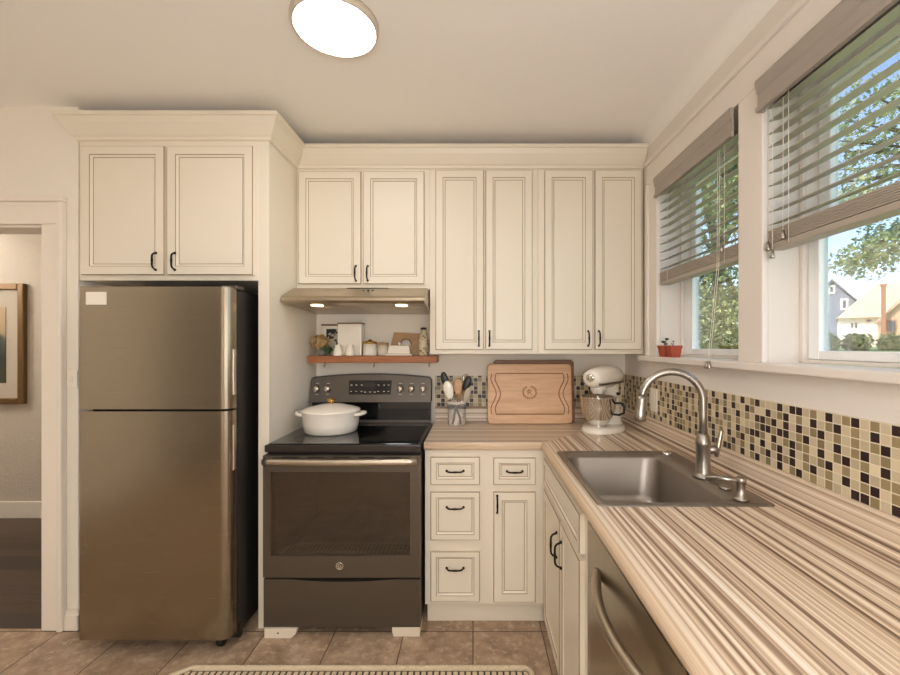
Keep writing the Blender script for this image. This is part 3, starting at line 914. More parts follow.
# backguard
N = 18
xl, xr = -0.988, -0.248
def arch(x):
    t = (x - xl) / (xr - xl) * 2 - 1
    return 1.190 + 0.022 * (1 - t * t)
pts = [(xl, 1.048), (xr, 1.048), (xr, 1.165), (xr - 0.004, 1.182), (xr - 0.016, arch(xr - 0.016))] + [(xr - 0.03 - (xr - xl - 0.06) * k / N, arch(xr - 0.03 - (xr - xl - 0.06) * k / N)) for k in range(N + 1)] + [(xl + 0.016, arch(xl + 0.016)), (xl + 0.004, 1.182), (xl, 1.165)]
def tilt(u, v, w):
    return Vector((u, w + (v - 1.048) * 0.22, v))
mb = MB(); mb.prism(pts, tilt, 2.555, 2.635, 0.0)
bg = mb.build('backguard', M['slatelt'], rg)
mb = MB(); mb.prism([(u, v + (0.006 if v > 1.1 else 0)) for u, v in pts], tilt, 2.5565, 2.61); mb.build('backguard_edge', M['black'], bg)
MB().box(xl + 0.004, xr - 0.004, 2.592, 2.655, 0.9185, 1.05, 0.003).build('backguard_lower_panel', M['blackglass'], rg)
MB().box(xl + 0.006, xr - 0.006, 2.575, 2.592, 0.9187, 0.935, 0.003).build('rear_trim_strip', M['slatelt'], rg)
def onpanel(x, z, w=0.0):
    return Vector((x, 2.555 + (z - 1.048) * 0.22 - w, z))
mb = MB()
mb.prism([(-0.748, 1.094), (-0.494, 1.094), (-0.490, 1.178), (-0.752, 1.178)], tilt, 2.5532, 2.5555)
dp = mb.build('control_display', M['display'], bg)
for x in (-0.735, -0.705, -0.672, -0.570, -0.535, -0.508):
    for z in (1.112, 1.150):
        p = onpanel(x, z, 0.0022)
        MB().box(p.x - 0.005, p.x + 0.005, p.y - 0.0004, p.y + 0.0004, z - 0.002, z + 0.002).build('button_mark', M['mark'], dp)
for x in (-0.65, -0.62, -0.59):
    p = onpanel(x, 1.108, 0.0022)
    MB().box(p.x - 0.006, p.x + 0.006, p.y - 0.0004, p.y + 0.0004, 1.106, 1.110).build('button_mark', M['mark'], dp)
MB().prism([(-0.668, 1.136), (-0.588, 1.136), (-0.588, 1.166), (-0.668, 1.166)], tilt, 2.5524, 2.5533).build('clock_window', mat('clock_glass', (44, 42, 44), 0.1), dp)
for x in (-0.944, -0.878, -0.436, -0.368, -0.297):
    c_ = onpanel(x, 1.128)
    mb = MB(); mb.lathe([(0, 0.0), (0.021, 0.0), (0.021, 0.004), (0.018, 0.006), (0.0175, 0.024), (0.0155, 0.027), (0, 0.027)], c_, 24, axis='y')
    kb = mb.build('knob', M['handle'], bg)
    MB().box(c_.x - 0.003, c_.x + 0.003, c_.y - 0.034, c_.y - 0.024, 1.113, 1.143, 0.001).build('knob_grip', M['chrome'], kb)
for x in (-0.944, -0.878, -0.436, -0.368, -0.297):
    for z in (1.160, 1.095):
        p = onpanel(x, z, 0.0003)
        MB().box(x - 0.010, x + 0.010, p.y - 0.0004, p.y + 0.0004, z - 0.0015, z + 0.0015).build('dial_mark', M['mark'], bg)
# blocks under the front of the range
mb = MB(); mb.prism([(-0.992, 0.0005), (-0.868, 0.0005), (-0.843, 0.020), (-0.836, 0.0455), (-0.992, 0.0455)], XZ, 2.000, 2.13, 0.002)
o = mb.build('foam_block', M['foam'], loc=(-0.91, 2.06, 0.0005))
tag(o, 'white foam block with a dark dot, under the left front corner of the range', 'block', 'blocks under the range')
MB().lathe([(0, 0), (0.004, 0), (0.004, 0.001), (0, 0.001)], (-0.927, 2.0, 0.026), 12, axis='y').build('dark_hole', M['black'], o)
mb = MB(); mb.prism([(-0.380, 0.0005), (-0.254, 0.0005), (-0.254, 0.0455), (-0.388, 0.0455), (-0.386, 0.02)], XZ, 2.012, 2.13, 0.002)
o = mb.build('foam_block', M['foam'], loc=(-0.31, 2.06, 0.0005))
tag(o, 'white foam block under the right front corner of the range, by the drawers', 'block', 'blocks under the range')

rg.location.x -= 0.008
# ---------------------------------------------------------------- hood
hd_ = thing('range_hood', 'stainless steel under-cabinet range hood above the range', 'range hood', (-0.62, 2.45, 1.59))
prof = [(2.695, 1.7115), (2.345, 1.7115), (2.222, 1.662), (2.196, 1.650), (2.186, 1.640), (2.186, 1.626), (2.196, 1.614), (2.215, 1.611), (2.695, 1.592)]
mb = MB(); mb.prism(prof, YZ, -0.999, -0.252, 0.0); hb = mb.build('hood_body', M['hoodsteel'], hd_)
def under(y):
    return 1.611 - (y - 2.215) * 0.0396
def upanel(mb, x0, x1, y0, y1, dz=0.003, t=0.002):
    mb.prism([(y0, under(y0) - dz + t), (y1, under(y1) - dz + t), (y1, under(y1) - dz), (y0, under(y0) - dz)], YZ, x0, x1)
mb = MB(); upanel(mb, -0.955, -0.632, 2.33, 2.66); mb.build('grease_filter', M['hoodsteel'], hd_)
mb = MB(); upanel(mb, -0.608, -0.285, 2.33, 2.66); mb.build('grease_filter', M['hoodsteel'], hd_)
for x in (-0.840, -0.385):
    mb = MB(); mb.lathe([(0, -0.003), (0.030, -0.003), (0.033, 0), (0.033, 0.003), (0, 0.003)], (x, 2.27, under(2.27) - 0.001), 24); mb.build('hood_lamp', M['hoodlamp'], hd_)
def onslope(x, t):
    return Vector((x, 2.345 + (2.222 - 2.345) * t, 1.7115 + (1.662 - 1.7115) * t))
nrm = Vector((0, -0.0495, 0.123)).normalized()
mb = MB()
for x in (-0.595, -0.570, -0.545):
    c_ = onslope(x, 0.45)
    mb.tube([c_ - nrm * 0.001, c_ + nrm * 0.004], 0.006, 12)
mb.build('push_buttons', M['slatelt'], hd_)
a_, b_ = onslope(-0.70, 0.04) + nrm * 0.001, onslope(-0.47, 0.04) + nrm * 0.001
MB().tube([a_, b_], 0.0025, 6).build('vent_slot', M['black'], hd_)
mb = MB()
for k in range(14):
    x = -0.68 + k * 0.0085; c_ = onslope(x, 0.93)
    mb.tube([c_, c_ + nrm * 0.0006], 0.0022, 6)
mb.build('embossed_marks', M['slate'], hd_)

# ---------------------------------------------------------------- shelf and what stands on it
ST = 1.329
sh = thing('wooden_shelf', 'reddish brown wooden shelf on the wall between hood and range', 'shelf', (-0.6, 2.61, 1.288))
mb = MB(); mb.box(-0.997, -0.217, 2.53, WB - 0.001, 1.287, ST, 0.003); mb.build('shelf_board', M['shelf'], sh)
for x in (-0.915, -0.610, -0.27):
    mb = MB(); mb.tube([(x, 2.60, 1.289), (x, 2.60, 1.272), (x, 2.592, 1.262), (x, 2.584, 1.260), (x, 2.578, 1.266), (x, 2.578, 1.272)], 0.0024, 7); mb.ball((x, 2.60, 1.284), 0.006, 0.006, 0.003, 10, 6)
    mb.build('cup_hook', M['gold'], sh)
E = 0.0006
def leaves(mb, c, r, n, size, flatten=1.0):
    b = bmesh.new()
    for _ in range(n):
        d_ = Vector((random.gauss(0, 1), random.gauss(0, 1), random.gauss(0, 1))).normalized()
        p = Vector(c) + Vector((d_.x * r[0], d_.y * r[1], d_.z * r[2])) * random.random() ** 0.25
        a = Vector((random.gauss(0, 1), random.gauss(0, 1), random.gauss(0, 1))).normalized()
        q = a.cross(d_)
        if q.length < 0.1:
            continue
        q.normalize()
        s_ = size * random.uniform(0.6, 1.25)
        w = d_ * s_ * 0.25
        v = [b.verts.new(p - a * s_), b.verts.new(p + q * s_ * 0.5 + w), b.verts.new(p + a * s_), b.verts.new(p - q * s_ * 0.5 + w)]
        b.faces.new(v)
    me = bpy.data.meshes.new('t'); b.to_mesh(me); b.free(); mb.bm.from_mesh(me); bpy.data.meshes.remove(me)
# bouquet
c = thing('dried_bouquet', 'small bouquet of dried yellow hydrangea at the left end of the wooden shelf', 'flowers', (-0.925, 2.585, ST))
MB().lathe([(0, E), (0.024, E), (0.031, 0.02), (0.030, 0.045), (0.024, 0.05), (0.024, 0.046), (0, 0.046)], (-0.925, 2.585, ST), 20).build('vase', M['bluegrey'], c)
mb = MB(); leaves(mb, (-0.937, 2.58, ST + 0.082), (0.058, 0.040, 0.046), 520, 0.012); mb.build('petals', M['hydrangea'], c)
mb = MB(); leaves(mb, (-0.90, 2.572, ST + 0.036), (0.040, 0.028, 0.024), 90, 0.014); mb.build('leaves', M['green'], c)
# framed print
c = thing('framed_print', 'black and white botanical print in a white frame behind the white tin', 'picture frame', (-0.85, 2.67, ST))
MB().box(-0.962, -0.80, 2.672, 2.684, ST + E, ST + 0.188, 0.001).build('frame', M['whiteplastic'], c)
MB().box(-0.930, -0.842, 2.669, 2.6725, ST + 0.028, ST + 0.168).build('print', M['print'], c)
MB().box(-0.962, -0.799, 2.668, 2.686, ST + 0.188, ST + 0.198, 0.001).build('top_rail', M['walnut'], c)
# white tin
c = thing('white_tin', 'tall white square tin with a brown lid rim, middle of the wooden shelf', 'tin', (-0.755, 2.63, ST))
MB().box(-0.832, -0.686, 2.585, 2.665, ST + E, ST + 0.196, 0.004, 3).build('tin_body', M['white'], c)
MB().box(-0.834, -0.680, 2.583, 2.667, ST + 0.196, ST + 0.203, 0.003).build('lid', M['walnut'], c)
# little jugs
def jug(x, y, label):
    c = thing('white_jug', label, 'jug', (x, y, ST), 'little white jugs')
    MB().lathe([(0, E), (0.027, E), (0.030, 0.006), (0.027, 0.030), (0.020, 0.048), (0.018, 0.060), (0.021, 0.068), (0.019, 0.068), (0.016, 0.060), (0.016, 0.03), (0, 0.02)], (x, y, ST), 24).build('jug_body', M['white'], c)
    MB().tube([(x + 0.017, y, ST + 0.056), (x + 0.034, y, ST + 0.055), (x + 0.040, y, ST + 0.040), (x + 0.038, y, ST + 0.022), (x + 0.024, y, ST + 0.016)], 0.0035, 8).build('handle', M['white'], c)
    return c
jug(-0.818, 2.552, 'small white jug nearer the dried flowers, in front of the tin')
jug(-0.744, 2.552, 'small white jug nearer the lidded jars, in front of the tin')
# white canister with gold lid
x, y = -0.632, 2.585
c = thing('white_canister', 'squat white canister with a brass lid on the wooden shelf', 'jar', (x, y, ST))
MB().lathe([(0, E), (0.040, E), (0.043, 0.006), (0.038, 0.075), (0, 0.075)], (x, y, ST), 28).build('canister_body', M['white'], c)
MB().lathe([(0, 0.075), (0.044, 0.075), (0.044, 0.084), (0.030, 0.090), (0.012, 0.092), (0.012, 0.099), (0, 0.101)], (x, y, ST), 28).build('lid', M['gold'], c)
x, y = -0.555, 2.595
c = thing('glass_jar', 'small glass jar with a wooden lid between canister and butter dish', 'jar', (x, y, ST))
MB().lathe([(0, E), (0.030, E), (0.033, 0.006), (0.034, 0.066), (0, 0.066)], (x, y, ST), 24).build('jar_body', mat('frosted_jar', (214, 204, 186), 0.15, coat=0.4), c)
MB().lathe([(0, 0.066), (0.036, 0.066), (0.036, 0.080), (0, 0.082)], (x, y, ST), 24).build('lid', M['tan'], c)
# leaning tan board with an arched handle hole
c_ = thing('bread_board', 'tan wooden board leaning on the wall behind the butter dish', 'board', (-0.44, 2.66, ST))
mb = MB()
mb.xf = Matrix.Translation((0, 2.648, ST + 0.0008)) @ Matrix.Rotation(-0.20, 4, 'X') @ Matrix.Translation((0, 0, 0))
out = [(-0.535, 0.0), (-0.335, 0.0), (-0.330, 0.14), (-0.500, 0.148)]
# arch hole: outline split in two halves
ar = [(-0.425 + 0.034 * math.cos(a), 0.070 + 0.036 * math.sin(a)) for a in [PI * k / 12 for k in range(13)]]
mb.prism([(-0.535, 0.0), (-0.459, 0.0)] + [(u, v) for u, v in reversed(ar)] + [(-0.391, 0.0), (-0.335, 0.0), (-0.330, 0.140), (-0.502, 0.148)], XZ, 0.0, 0.010)
mb.build('board', M['tan'], c_)
mb = MB()
mb.xf = Matrix.Translation((0, 2.648, ST + 0.0008)) @ Matrix.Rotation(-0.20, 4, 'X')
mb.tube([(u, -0.0012, v) for u, v in ar], 0.0035, 8)
mb.build('arched_edge', M['walnut'], c_)
# butter dish
x, y = -0.452, 2.59
c = thing('butter_dish', 'white covered butter dish with a round knob on the wooden shelf', 'dish', (x, y, ST))
MB().box(x - 0.082, x + 0.082, y - 0.042, y + 0.042, ST + E, ST + 0.012, 0.005, 3).build('tray', M['white'], c)
b = bmesh.new()
lo_ = [b.verts.new((x + sx * 0.072, y + sy * 0.034, ST + 0.012)) for sx, sy in ((-1, -1), (1, -1), (1, 1), (-1, 1))]
hi_ = [b.verts.new((x + sx * 0.062, y + sy * 0.026, ST + 0.064)) for sx, sy in ((-1, -1), (1, -1), (1, 1), (-1, 1))]
b.faces.new(lo_); b.faces.new(hi_)
for k in range(4):
    b.faces.new((lo_[k], lo_[(k + 1) % 4], hi_[(k + 1) % 4], hi_[k]))
bmesh.ops.recalc_face_normals(b, faces=list(b.faces))
bmesh.ops.bevel(b, geom=list(b.edges), offset=0.008, segments=3, affect='EDGES', profile=0.5)
mb = MB(); mb.add(b); cv = mb.build('cover', M['white'], c)
MB().lathe([(0.005, 0), (0.005, 0.006), (0.011, 0.012), (0.011, 0.016), (0, 0.020)], (x, y, ST + 0.0635), 18).build('knob', M['white'], cv)
# patterned bottle
x, y = -0.302, 2.57
c = thing('patterned_bottle', 'tall cream bottle with a dark spotted pattern at the right end of the shelf', 'bottle', (x, y, ST))
MB().lathe([(0, E), (0.028, E), (0.031, 0.008), (0.031, 0.085), (0.028, 0.110), (0.019, 0.135), (0.015, 0.148), (0.015, 0.160), (0, 0.160)], (x, y, ST), 26).build('bottle_body', M['vase'], c)
MB().lathe([(0, 0.160), (0.017, 0.160), (0.017, 0.172), (0, 0.174)], (x, y, ST), 18).build('cap', M['black'], c)

# ---------------------------------------------------------------- dutch oven
x, y, z = -0.783, 2.325, 0.9185 + E
c = thing('dutch_oven', 'round off-white enamel dutch oven with a brass knob, on the cooktop', 'pot', (x, y, z))
MB().lathe([(0, 0), (0.128, 0), (0.140, 0.008), (0.148, 0.05), (0.151, 0.108), (0.153, 0.112), (0, 0.112)], (x, y, z), 48).build('pot_body', M['white'], c)
for s_ in (-1, 1):
    mb = MB()
    mb.tube([(x + s_ * 0.140, y - 0.05, z + 0.096), (x + s_ * 0.170, y - 0.042, z + 0.100), (x + s_ * 0.183, y - 0.02, z + 0.102), (x + s_ * 0.186, y, z + 0.102), (x + s_ * 0.183, y + 0.02, z + 0.102), (x + s_ * 0.170, y + 0.042, z + 0.100), (x + s_ * 0.140, y + 0.05, z + 0.096)], 0.0095, 10)
    mb.build('handle', M['white'], c)
ld = MB().lathe([(0.0, 0.112), (0.156, 0.112), (0.157, 0.118), (0.150, 0.124), (0.120, 0.134), (0.07, 0.146), (0.03, 0.152), (0, 0.153)], (x, y, z), 48).build('lid', M['white'], c)
MB().lathe([(0.018, 0.150), (0.009, 0.154), (0.010, 0.160), (0.019, 0.166), (0.022, 0.172), (0.019, 0.179), (0, 0.182)], (x, y, z), 24).build('knob', M['gold'], ld)

# ---------------------------------------------------------------- utensil crock and utensils
x, y, z = -0.098, 2.545, CT + E
c = thing('utensil_crock', 'white marbled utensil crock with a grey ribbon bow, on the worktop', 'crock', (x, y, z))
MB().lathe([(0, 0), (0.050, 0), (0.053, 0.004), (0.053, 0.118), (0.060, 0.138), (0.060, 0.142), (0.055, 0.142), (0.048, 0.118), (0.047, 0.012), (0, 0.010)], (x, y, z), 32).build('crock_body', M['crock'], c)
mb = MB()
mb.tube([(x + 0.0545 * math.cos(a), y + 0.0545 * math.sin(a), z + 0.116) for a in [2 * PI * k / 28 for k in range(28)]], 0.007, 8, closed=True, flat=0.3, up=(0, 0, 1))
for s_ in (-1, 1):
    mb.tube([(x, y - 0.056, z + 0.116), (x + s_ * 0.025, y - 0.066, z + 0.124), (x + s_ * 0.052, y - 0.064, z + 0.122), (x + s_ * 0.055, y - 0.060, z + 0.108), (x + s_ * 0.025, y - 0.060, z + 0.106), (x, y - 0.056, z + 0.114)], 0.007, 8, flat=0.35)
    mb.tube([(x, y - 0.057, z + 0.112), (x + s_ * 0.010, y - 0.059, z + 0.08), (x + s_ * 0.018 + 0.004, y - 0.057, z + 0.045), (x + s_ * 0.024, y - 0.0555, z + 0.012)], 0.006, 8, flat=0.35)
mb.ball((x, y - 0.059, z + 0.114), 0.010, 0.006, 0.010, 12, 8)
mb.build('ribbon_bow', M['bluegrey'], c)
def utensil(name, label, bot, top, headL, headw, hm, sm, headt=0.006, cat='utensil'):
    bot = Vector(bot); top = Vector(top)
    d_ = (top - bot).normalized()
    c = thing(name, label, cat, tuple(bot), 'utensils in the crock')
    neck = top - d_ * headL
    MB().tube([bot, bot + (neck - bot) * 0.5, neck + d_ * 0.01], [0.006, 0.0055, 0.0045], 8).build('utensil_handle', sm, c)
    mb = MB()
    ks = [(0.0, 0.25), (0.12, 0.55), (0.3, 0.88), (0.55, 1.0), (0.8, 0.85), (0.93, 0.55), (1.0, 0.2)]
    mb.tube([neck + d_ * headL * t for t, _ in ks], [headw * k for _, k in ks], 14, flat=headt / headw, up=(1, 0, 0))
    mb.build('utensil_head', hm, c)
zb = z + 0.02
utensil('spatula', 'black spatula leaning furthest out over the range from the crock', (x - 0.012, y + 0.018, zb), (x - 0.086, y + 0.02, z + 0.315), 0.10, 0.022, M['black'], M['black'])
utensil('spoonula', 'white spatula with a wooden handle at the front of the crock', (x - 0.006, y - 0.030, zb), (x - 0.060, y - 0.040, z + 0.265), 0.115, 0.030, M['white'], M['spoonwood'], 0.008)
utensil('wooden_spoon', 'pale wooden spoon upright in the middle of the crock', (x + 0.002, y + 0.004, zb), (x + 0.008, y + 0.012, z + 0.275), 0.10, 0.028, M['maple'], M['spoonwood'], 0.007)
utensil('ladle', 'black slotted spoon leaning right in the crock towards the cutting boards', (x - 0.022, y - 0.010, zb), (x + 0.078, y + 0.0, z + 0.290), 0.10, 0.024, M['black'], M['spoonwood'], 0.007)
bot = Vector((x + 0.008, y + 0.034, zb)); top = Vector((x + 0.058, y + 0.062, z + 0.30))
c = thing('whisk', 'wire whisk behind the black slotted spoon in the crock', 'utensil', tuple(bot), 'utensils in the crock')
d_ = (top - bot).normalized(); sx_ = d_.cross(Vector((0, 1, 0))).normalized(); sy_ = d_.cross(sx_)
nk = bot + d_ * 0.19
MB().tube([bot, nk], [0.0055, 0.0045], 8).build('utensil_handle', M['chrome'], c)
mb = MB()
for k in range(5):
    q = sx_ * math.cos(PI * k / 5) + sy_ * math.sin(PI * k / 5)
    L = (top - nk).length
    mb.tube([nk + d_ * L * (1 - abs(2 * t - 1) ** 2) ** 0.7 * 1.0 + q * 0.028 * -math.cos(PI * t) * math.sin(PI * min(t, 1 - t) + 0.15) for t in [i / 14 for i in range(15)]], 0.0012, 5)
mb.build('whisk_wires', M['chrome'], c)
utensil('spatula', 'pale grey spatula at the right edge of the crock', (x + 0.012, y - 0.030, zb), (x + 0.076, y - 0.036, z + 0.225), 0.09, 0.020, M['mount'], M['mount'])

# ---------------------------------------------------------------- cutting boards
def board(label, x0, x1, ybase, zh, t, m, lean, deco):
    c = thing('cutting_board', label, 'cutting board', ((x0 + x1) / 2, ybase, CT))
    T = Matrix.Translation((0, ybase, CT + 0.0008 + t * math.sin(lean))) @ Matrix.Rotation(-lean, 4, 'X')
    mb = MB(); mb.xf = T
    mb.prism(rrect(x0, x1, 0.0, zh, 0.022), XZ, 0.0, t, 0.004)
    o = mb.build('board', m, c)
    if deco:
        mb = MB(); mb.xf = T
        L, R_, B_, T_ = x0 + 0.052, x1 - 0.052, 0.058, zh - 0.058
        zm = (B_ + T_) / 2
        def wav(s_, xx):
            o_ = []
            for k in range(21):
                v = B_ + (T_ - B_) * k / 20
                q = math.exp(-((v - zm) / 0.055) ** 2)
                o_.append((xx + s_ * 0.026 * q - s_ * 0.008 * math.exp(-((abs(v - zm) - 0.085) / 0.03) ** 2), 0.0, v))
            return o_
        path = wav(1, L) + list(reversed(wav(-1, R_)))
        mb.tube(path, 0.0032, 6, closed=True, flat=1.0)
        L2, R2 = x0 + 0.026, x1 - 0.026
        mb.tube(wav(1, L2), 0.0028, 6); mb.tube(wav(-1, R2), 0.0028, 6)
        mb.build('juice_groove', M['burn'], c)
        mb = MB(); mb.xf = T
        cx, cz = (x0 + x1) / 2 + 0.0, zm + 0.008
        for k in range(18):
            a = -PI / 2 + (k - 8.5) / 17 * 2 * PI * 0.86 
            px_, pz_ = cx + 0.040 * math.cos(a), cz + 0.036 * math.sin(a)
            for q in (-0.5, 0.5):
                tx, tz = math.cos(a + PI / 2 + q), math.sin(a + PI / 2 + q)
                mb.tube([(px_ - tx * 0.001, -0.0004, pz_), (px_ + tx * 0.006, -0.0004, pz_ + tz * 0.006), (px_ + tx * 0.012, -0.0004, pz_ + tz * 0.012)], [0.001, 0.0024, 0.0006], 6, flat=0.4, up=(0, 0, 1))
        # monogram
        lt = lambda p: [(cx + u, -0.0004, cz + v) for u, v in p]
        mb.tube(lt([(-0.010, -0.016), (-0.010, 0.016)]), 0.0020, 6)
        mb.tube(lt([(-0.010, 0.016), (0.004, 0.015), (0.010, 0.008), (0.004, 0.001), (-0.010, 0.0)]), 0.0018, 6)
        mb.tube(lt([(-0.002, 0.0), (0.005, -0.008), (0.013, -0.016)]), 0.0020, 6)
        mb.build('engraved_wreath', M['burn'], c)
    return c
board('dark brown wooden board standing behind the lighter cutting board', 0.128, 0.628, 2.585, 0.386, 0.018, M['walnut'], 0.10, False)
board('large maple cutting board with a wreath engraving, leaning on the back wall', 0.089, 0.601, 2.545, 0.362, 0.026, M['maple'], 0.10, True)

# ---------------------------------------------------------------- stand mixer
mx, my = 0.748, 2.395
c = thing('stand_mixer', 'white stand mixer with a polished steel bowl in the worktop corner', 'mixer', (mx, my, CT))
T = Matrix.Translation((mx, my, CT + E)) @ Matrix.Rotation(-0.72, 4, 'Z')      # local -Y is the mixer's front
def mk():
    m_ = MB(); m_.xf = T; return m_
mb = mk(); mb.lathe([(0, 0), (1.0, 0), (1.0, 0.006), (0.97, 0.020), (0.90, 0.028), (0, 0.030)], (0, -0.01, 0), 40, sx=0.110, sy=0.165)
# pedestal: rings lofted from wide foot to the neck
b = bmesh.new()
pr = []
for h, cy_, rx_, ry_ in ((0.018, 0.075, 0.072, 0.080), (0.05, 0.088, 0.056, 0.060), (0.10, 0.098, 0.046, 0.048), (0.18, 0.098, 0.042, 0.048), (0.24, 0.085, 0.044, 0.062), (0.265, 0.075, 0.044, 0.07)):
    pr.append([b.verts.new((rx_ * math.cos(2 * PI * k / 24), cy_ + ry_ * math.sin(2 * PI * k / 24), h)) for k in range(24)])
for A, B in zip(pr, pr[1:]):
    for k in range(24):
        f_ = b.faces.new((A[k], A[(k + 1) % 24], B[(k + 1) % 24], B[k])); f_.smooth = True
b.faces.new(pr[-1]); b.faces.new(pr[0])
mb.add(b)
mb.build('mixer_base', M['white'], c)
b = bmesh.new()
pr = []
for t, r in ((-0.178, 0.022), (-0.172, 0.044), (-0.155, 0.056), (-0.11, 0.066), (-0.04, 0.072), (0.04, 0.072), (0.11, 0.066), (0.15, 0.054), (0.172, 0.034), (0.18, 0.01)):
    pr.append([b.verts.new((r * 0.98 * math.cos(2 * PI * k / 28), t, 0.298 + r * 0.86 * math.sin(2 * PI * k / 28))) for k in range(28)])
for A, B in zip(pr, pr[1:]):
    for k in range(28):
        f_ = b.faces.new((A[k], A[(k + 1) % 28], B[(k + 1) % 28], B[k])); f_.smooth = True
b.faces.new(pr[0]); b.faces.new(pr[-1])
mb = mk(); mb.add(b); mb.lathe([(0.030, 0.0), (0.042, 0.02), (0.044, 0.05), (0, 0.055)], (0, -0.085, 0.212), 24)
hdm = mb.build('mixer_head', M['white'], c)
mb = mk(); mb.lathe([(0.0225, 0), (0.0225, 0.010), (0.018, 0.013), (0, 0.013)], (0, -0.172, 0.303), 22, axis='y'); mb.build('attachment_hub', M['chrome'], hdm)
mb = mk(); mb.ball((0.034, -0.160, 0.298), 0.010, 0.010, 0.010, 14, 10); mb.build('hub_knob', M['black'], hdm)
mb = mk()
for s_ in (-1, 1):
    pts = [(s_ * 0.0705 * w, t, 0.268) for t, w in ((-0.165, 0.62), (-0.14, 0.80), (-0.10, 0.90), (-0.04, 0.955), (0.04, 0.955), (0.10, 0.90), (0.14, 0.78))]
    mb.tube(pts, 0.006, 8, flat=0.5)
mb.build('trim_band', M['slate'], hdm)
mb = mk(); mb.tube([(0, -0.085, 0.215), (0, -0.085, 0.16)], 0.009, 10); mb.build('beater_shaft', M['chrome'], c)
mb = mk(); mb.lathe([(0, 0.030), (0.048, 0.030), (0.050, 0.036), (0.046, 0.046), (0.060, 0.058), (0.082, 0.095), (0.094, 0.14), (0.098, 0.19), (0.102, 0.192), (0.102, 0.196), (0.096, 0.196), (0.091, 0.14), (0.078, 0.095), (0.05, 0.064), (0, 0.060)], (0, -0.085, 0), 40)
bw = mb.build('mixing_bowl', M['chrome'], c)
mb = mk(); mb.tube([(0.095, -0.085, 0.165), (0.130, -0.085, 0.170), (0.148, -0.085, 0.150), (0.146, -0.085, 0.118), (0.120, -0.085, 0.105), (0.084, -0.085, 0.105)], 0.006, 9, flat=1.6); mb.build('bowl_handle', M['black'], bw)
mb = mk(); mb.ball((0.052, 0.07, 0.20), 0.012, 0.010, 0.010, 12, 8); mb.build('speed_lever', M['black'], c)

# ---------------------------------------------------------------- ceiling light(s)
def lamp(x, y, label):
    c = thing('ceiling_light', label, 'ceiling light', (x, y, ZC - 0.03), 'flush ceiling lights')
    MB().lathe([(0.142, 0.006), (0.145, 0.002), (0.150, 0.003), (0.153, 0.010), (0.155, 0.0298), (0.130, 0.0298)], (x, y, ZC - 0.03), 56).build('ring', M['lampring'], c)
    MB().lathe([(0, 0.004), (0.10, 0.0045), (0.143, 0.006), (0.143, 0.013), (0, 0.013)], (x, y, ZC - 0.03), 56).build('diffuser', M['lampwhite'], c)
lamp(-0.500, 1.53, 'round flush white ceiling light above the range area')
lamp(-0.9, -0.55, 'added unseen round flush ceiling light behind the rug, for fill')  # added fixture out of view, brightens the cabinet fronts
lamp(-2.4, 0.2, 'added unseen round flush ceiling light on the doorway side, for fill')  # another added fixture out of view, extra fill from the left

# unseen point light added to brighten the hall, no fixture
li = bpy.data.lights.new('hall_fill_light', 'POINT'); li.energy = 42; li.color = (1.0, 0.97, 0.92); li.shadow_soft_size = 0.12
o = bpy.data.objects.new('hall_fill_light', li); o.location = (-4.6, 2.7, 2.2); COL.objects.link(o)

# ---------------------------------------------------------------- blinds
def blind(i, a, b, label, front, va, vb):
    c = thing('window_blind', label, 'blind', (0.99, (a + b) / 2, 1.70), 'wooden window blinds')
    # valance
    vp = [(front, 2.157), (front, 2.172), (front + 0.006, 2.178), (front + 0.008, 2.215), (front + 0.003, 2.222), (front, 2.236), (front - 0.003, 2.252), (front, 2.262), (front + 0.012, 2.262), (front + 0.014, 2.157)]
    mb = MB(); mb.prism([(u, v) for u, v in vp], lambda u, v, w: Vector((u, w, v)), va, vb)
    if i == 0:
        mb.prism([(front + 0.012, 2.157), (front + 0.012, 2.262), (0.9545, 2.262), (0.9545, 2.157)], lambda u, v, w: Vector((u, w, v)), vb - 0.012, vb)
    mb.build('valance', M['slatdark'], c)
    MB().box(0.968, 1.022, a, b, 2.185, 2.258, 0.003).build('head_rail', M['slatdark'], c)
    mb = MB()
    z0 = 1.792
    n = 10
    ta = 0.23
    for k in range(n):
        zc = z0 + 0.0425 * k
        hw = 0.0245
        dx_, dz_ = hw * math.cos(ta), hw * math.sin(ta)
        t = 0.0014
        mb.prism([(0.992 - dx_, zc - dz_ - t), (0.992 + dx_, zc + dz_ - t), (0.992 + dx_, zc + dz_ + t), (0.992 - dx_, zc - dz_ + t)], lambda u, v, w: Vector((u, w, v)), a, b)
    for k in range(7):                                        # gathered slats resting on the rail
        zc = 1.726 + 0.0062 * k
        mb.box(0.9675, 1.0165, a, b, zc, zc + 0.0046)
    mb.build('slats', M['slat'], c)
    MB().box(0.966, 1.018, a, b, 1.704, 1.724, 0.003).build('bottom_rail', M['slat'], c)
    for yy in (a + 0.09, b - 0.09):
        for xx in (0.9655, 1.0185):
            MB().tube([(xx, yy, 1.71), (xx, yy, 2.19)], 0.0012, 5).build('ladder_cord', M['cord'], c)
    return c
bl = blind(0, 0.725, 1.378, 'greige wooden blind half lowered over the nearer window', 0.928, 0.715, 1.384)
yc = 1.345
mb = MB()
mb.tube([(0.958, 1.345, 2.16), (0.957, 1.346, 1.70)], 0.0012, 5)
mb.tube([(0.958, 1.30, 2.16), (0.957, 1.30, 1.75)], 0.0012, 5)
mb.build('pull_cords', M['cord'], bl)
TAS = [(0.0, 0.028), (0.004, 0.028), (0.006, 0.014), (0.0085, 0.004), (0.007, 0), (0, 0)]
MB().lathe(TAS, (0.957, 1.346, 1.672), 12).build('cord_tassel', M['nickel'], bl)
MB().lathe(TAS, (0.957, 1.365, 1.70), 12).build('cord_tassel', M['nickel'], bl)
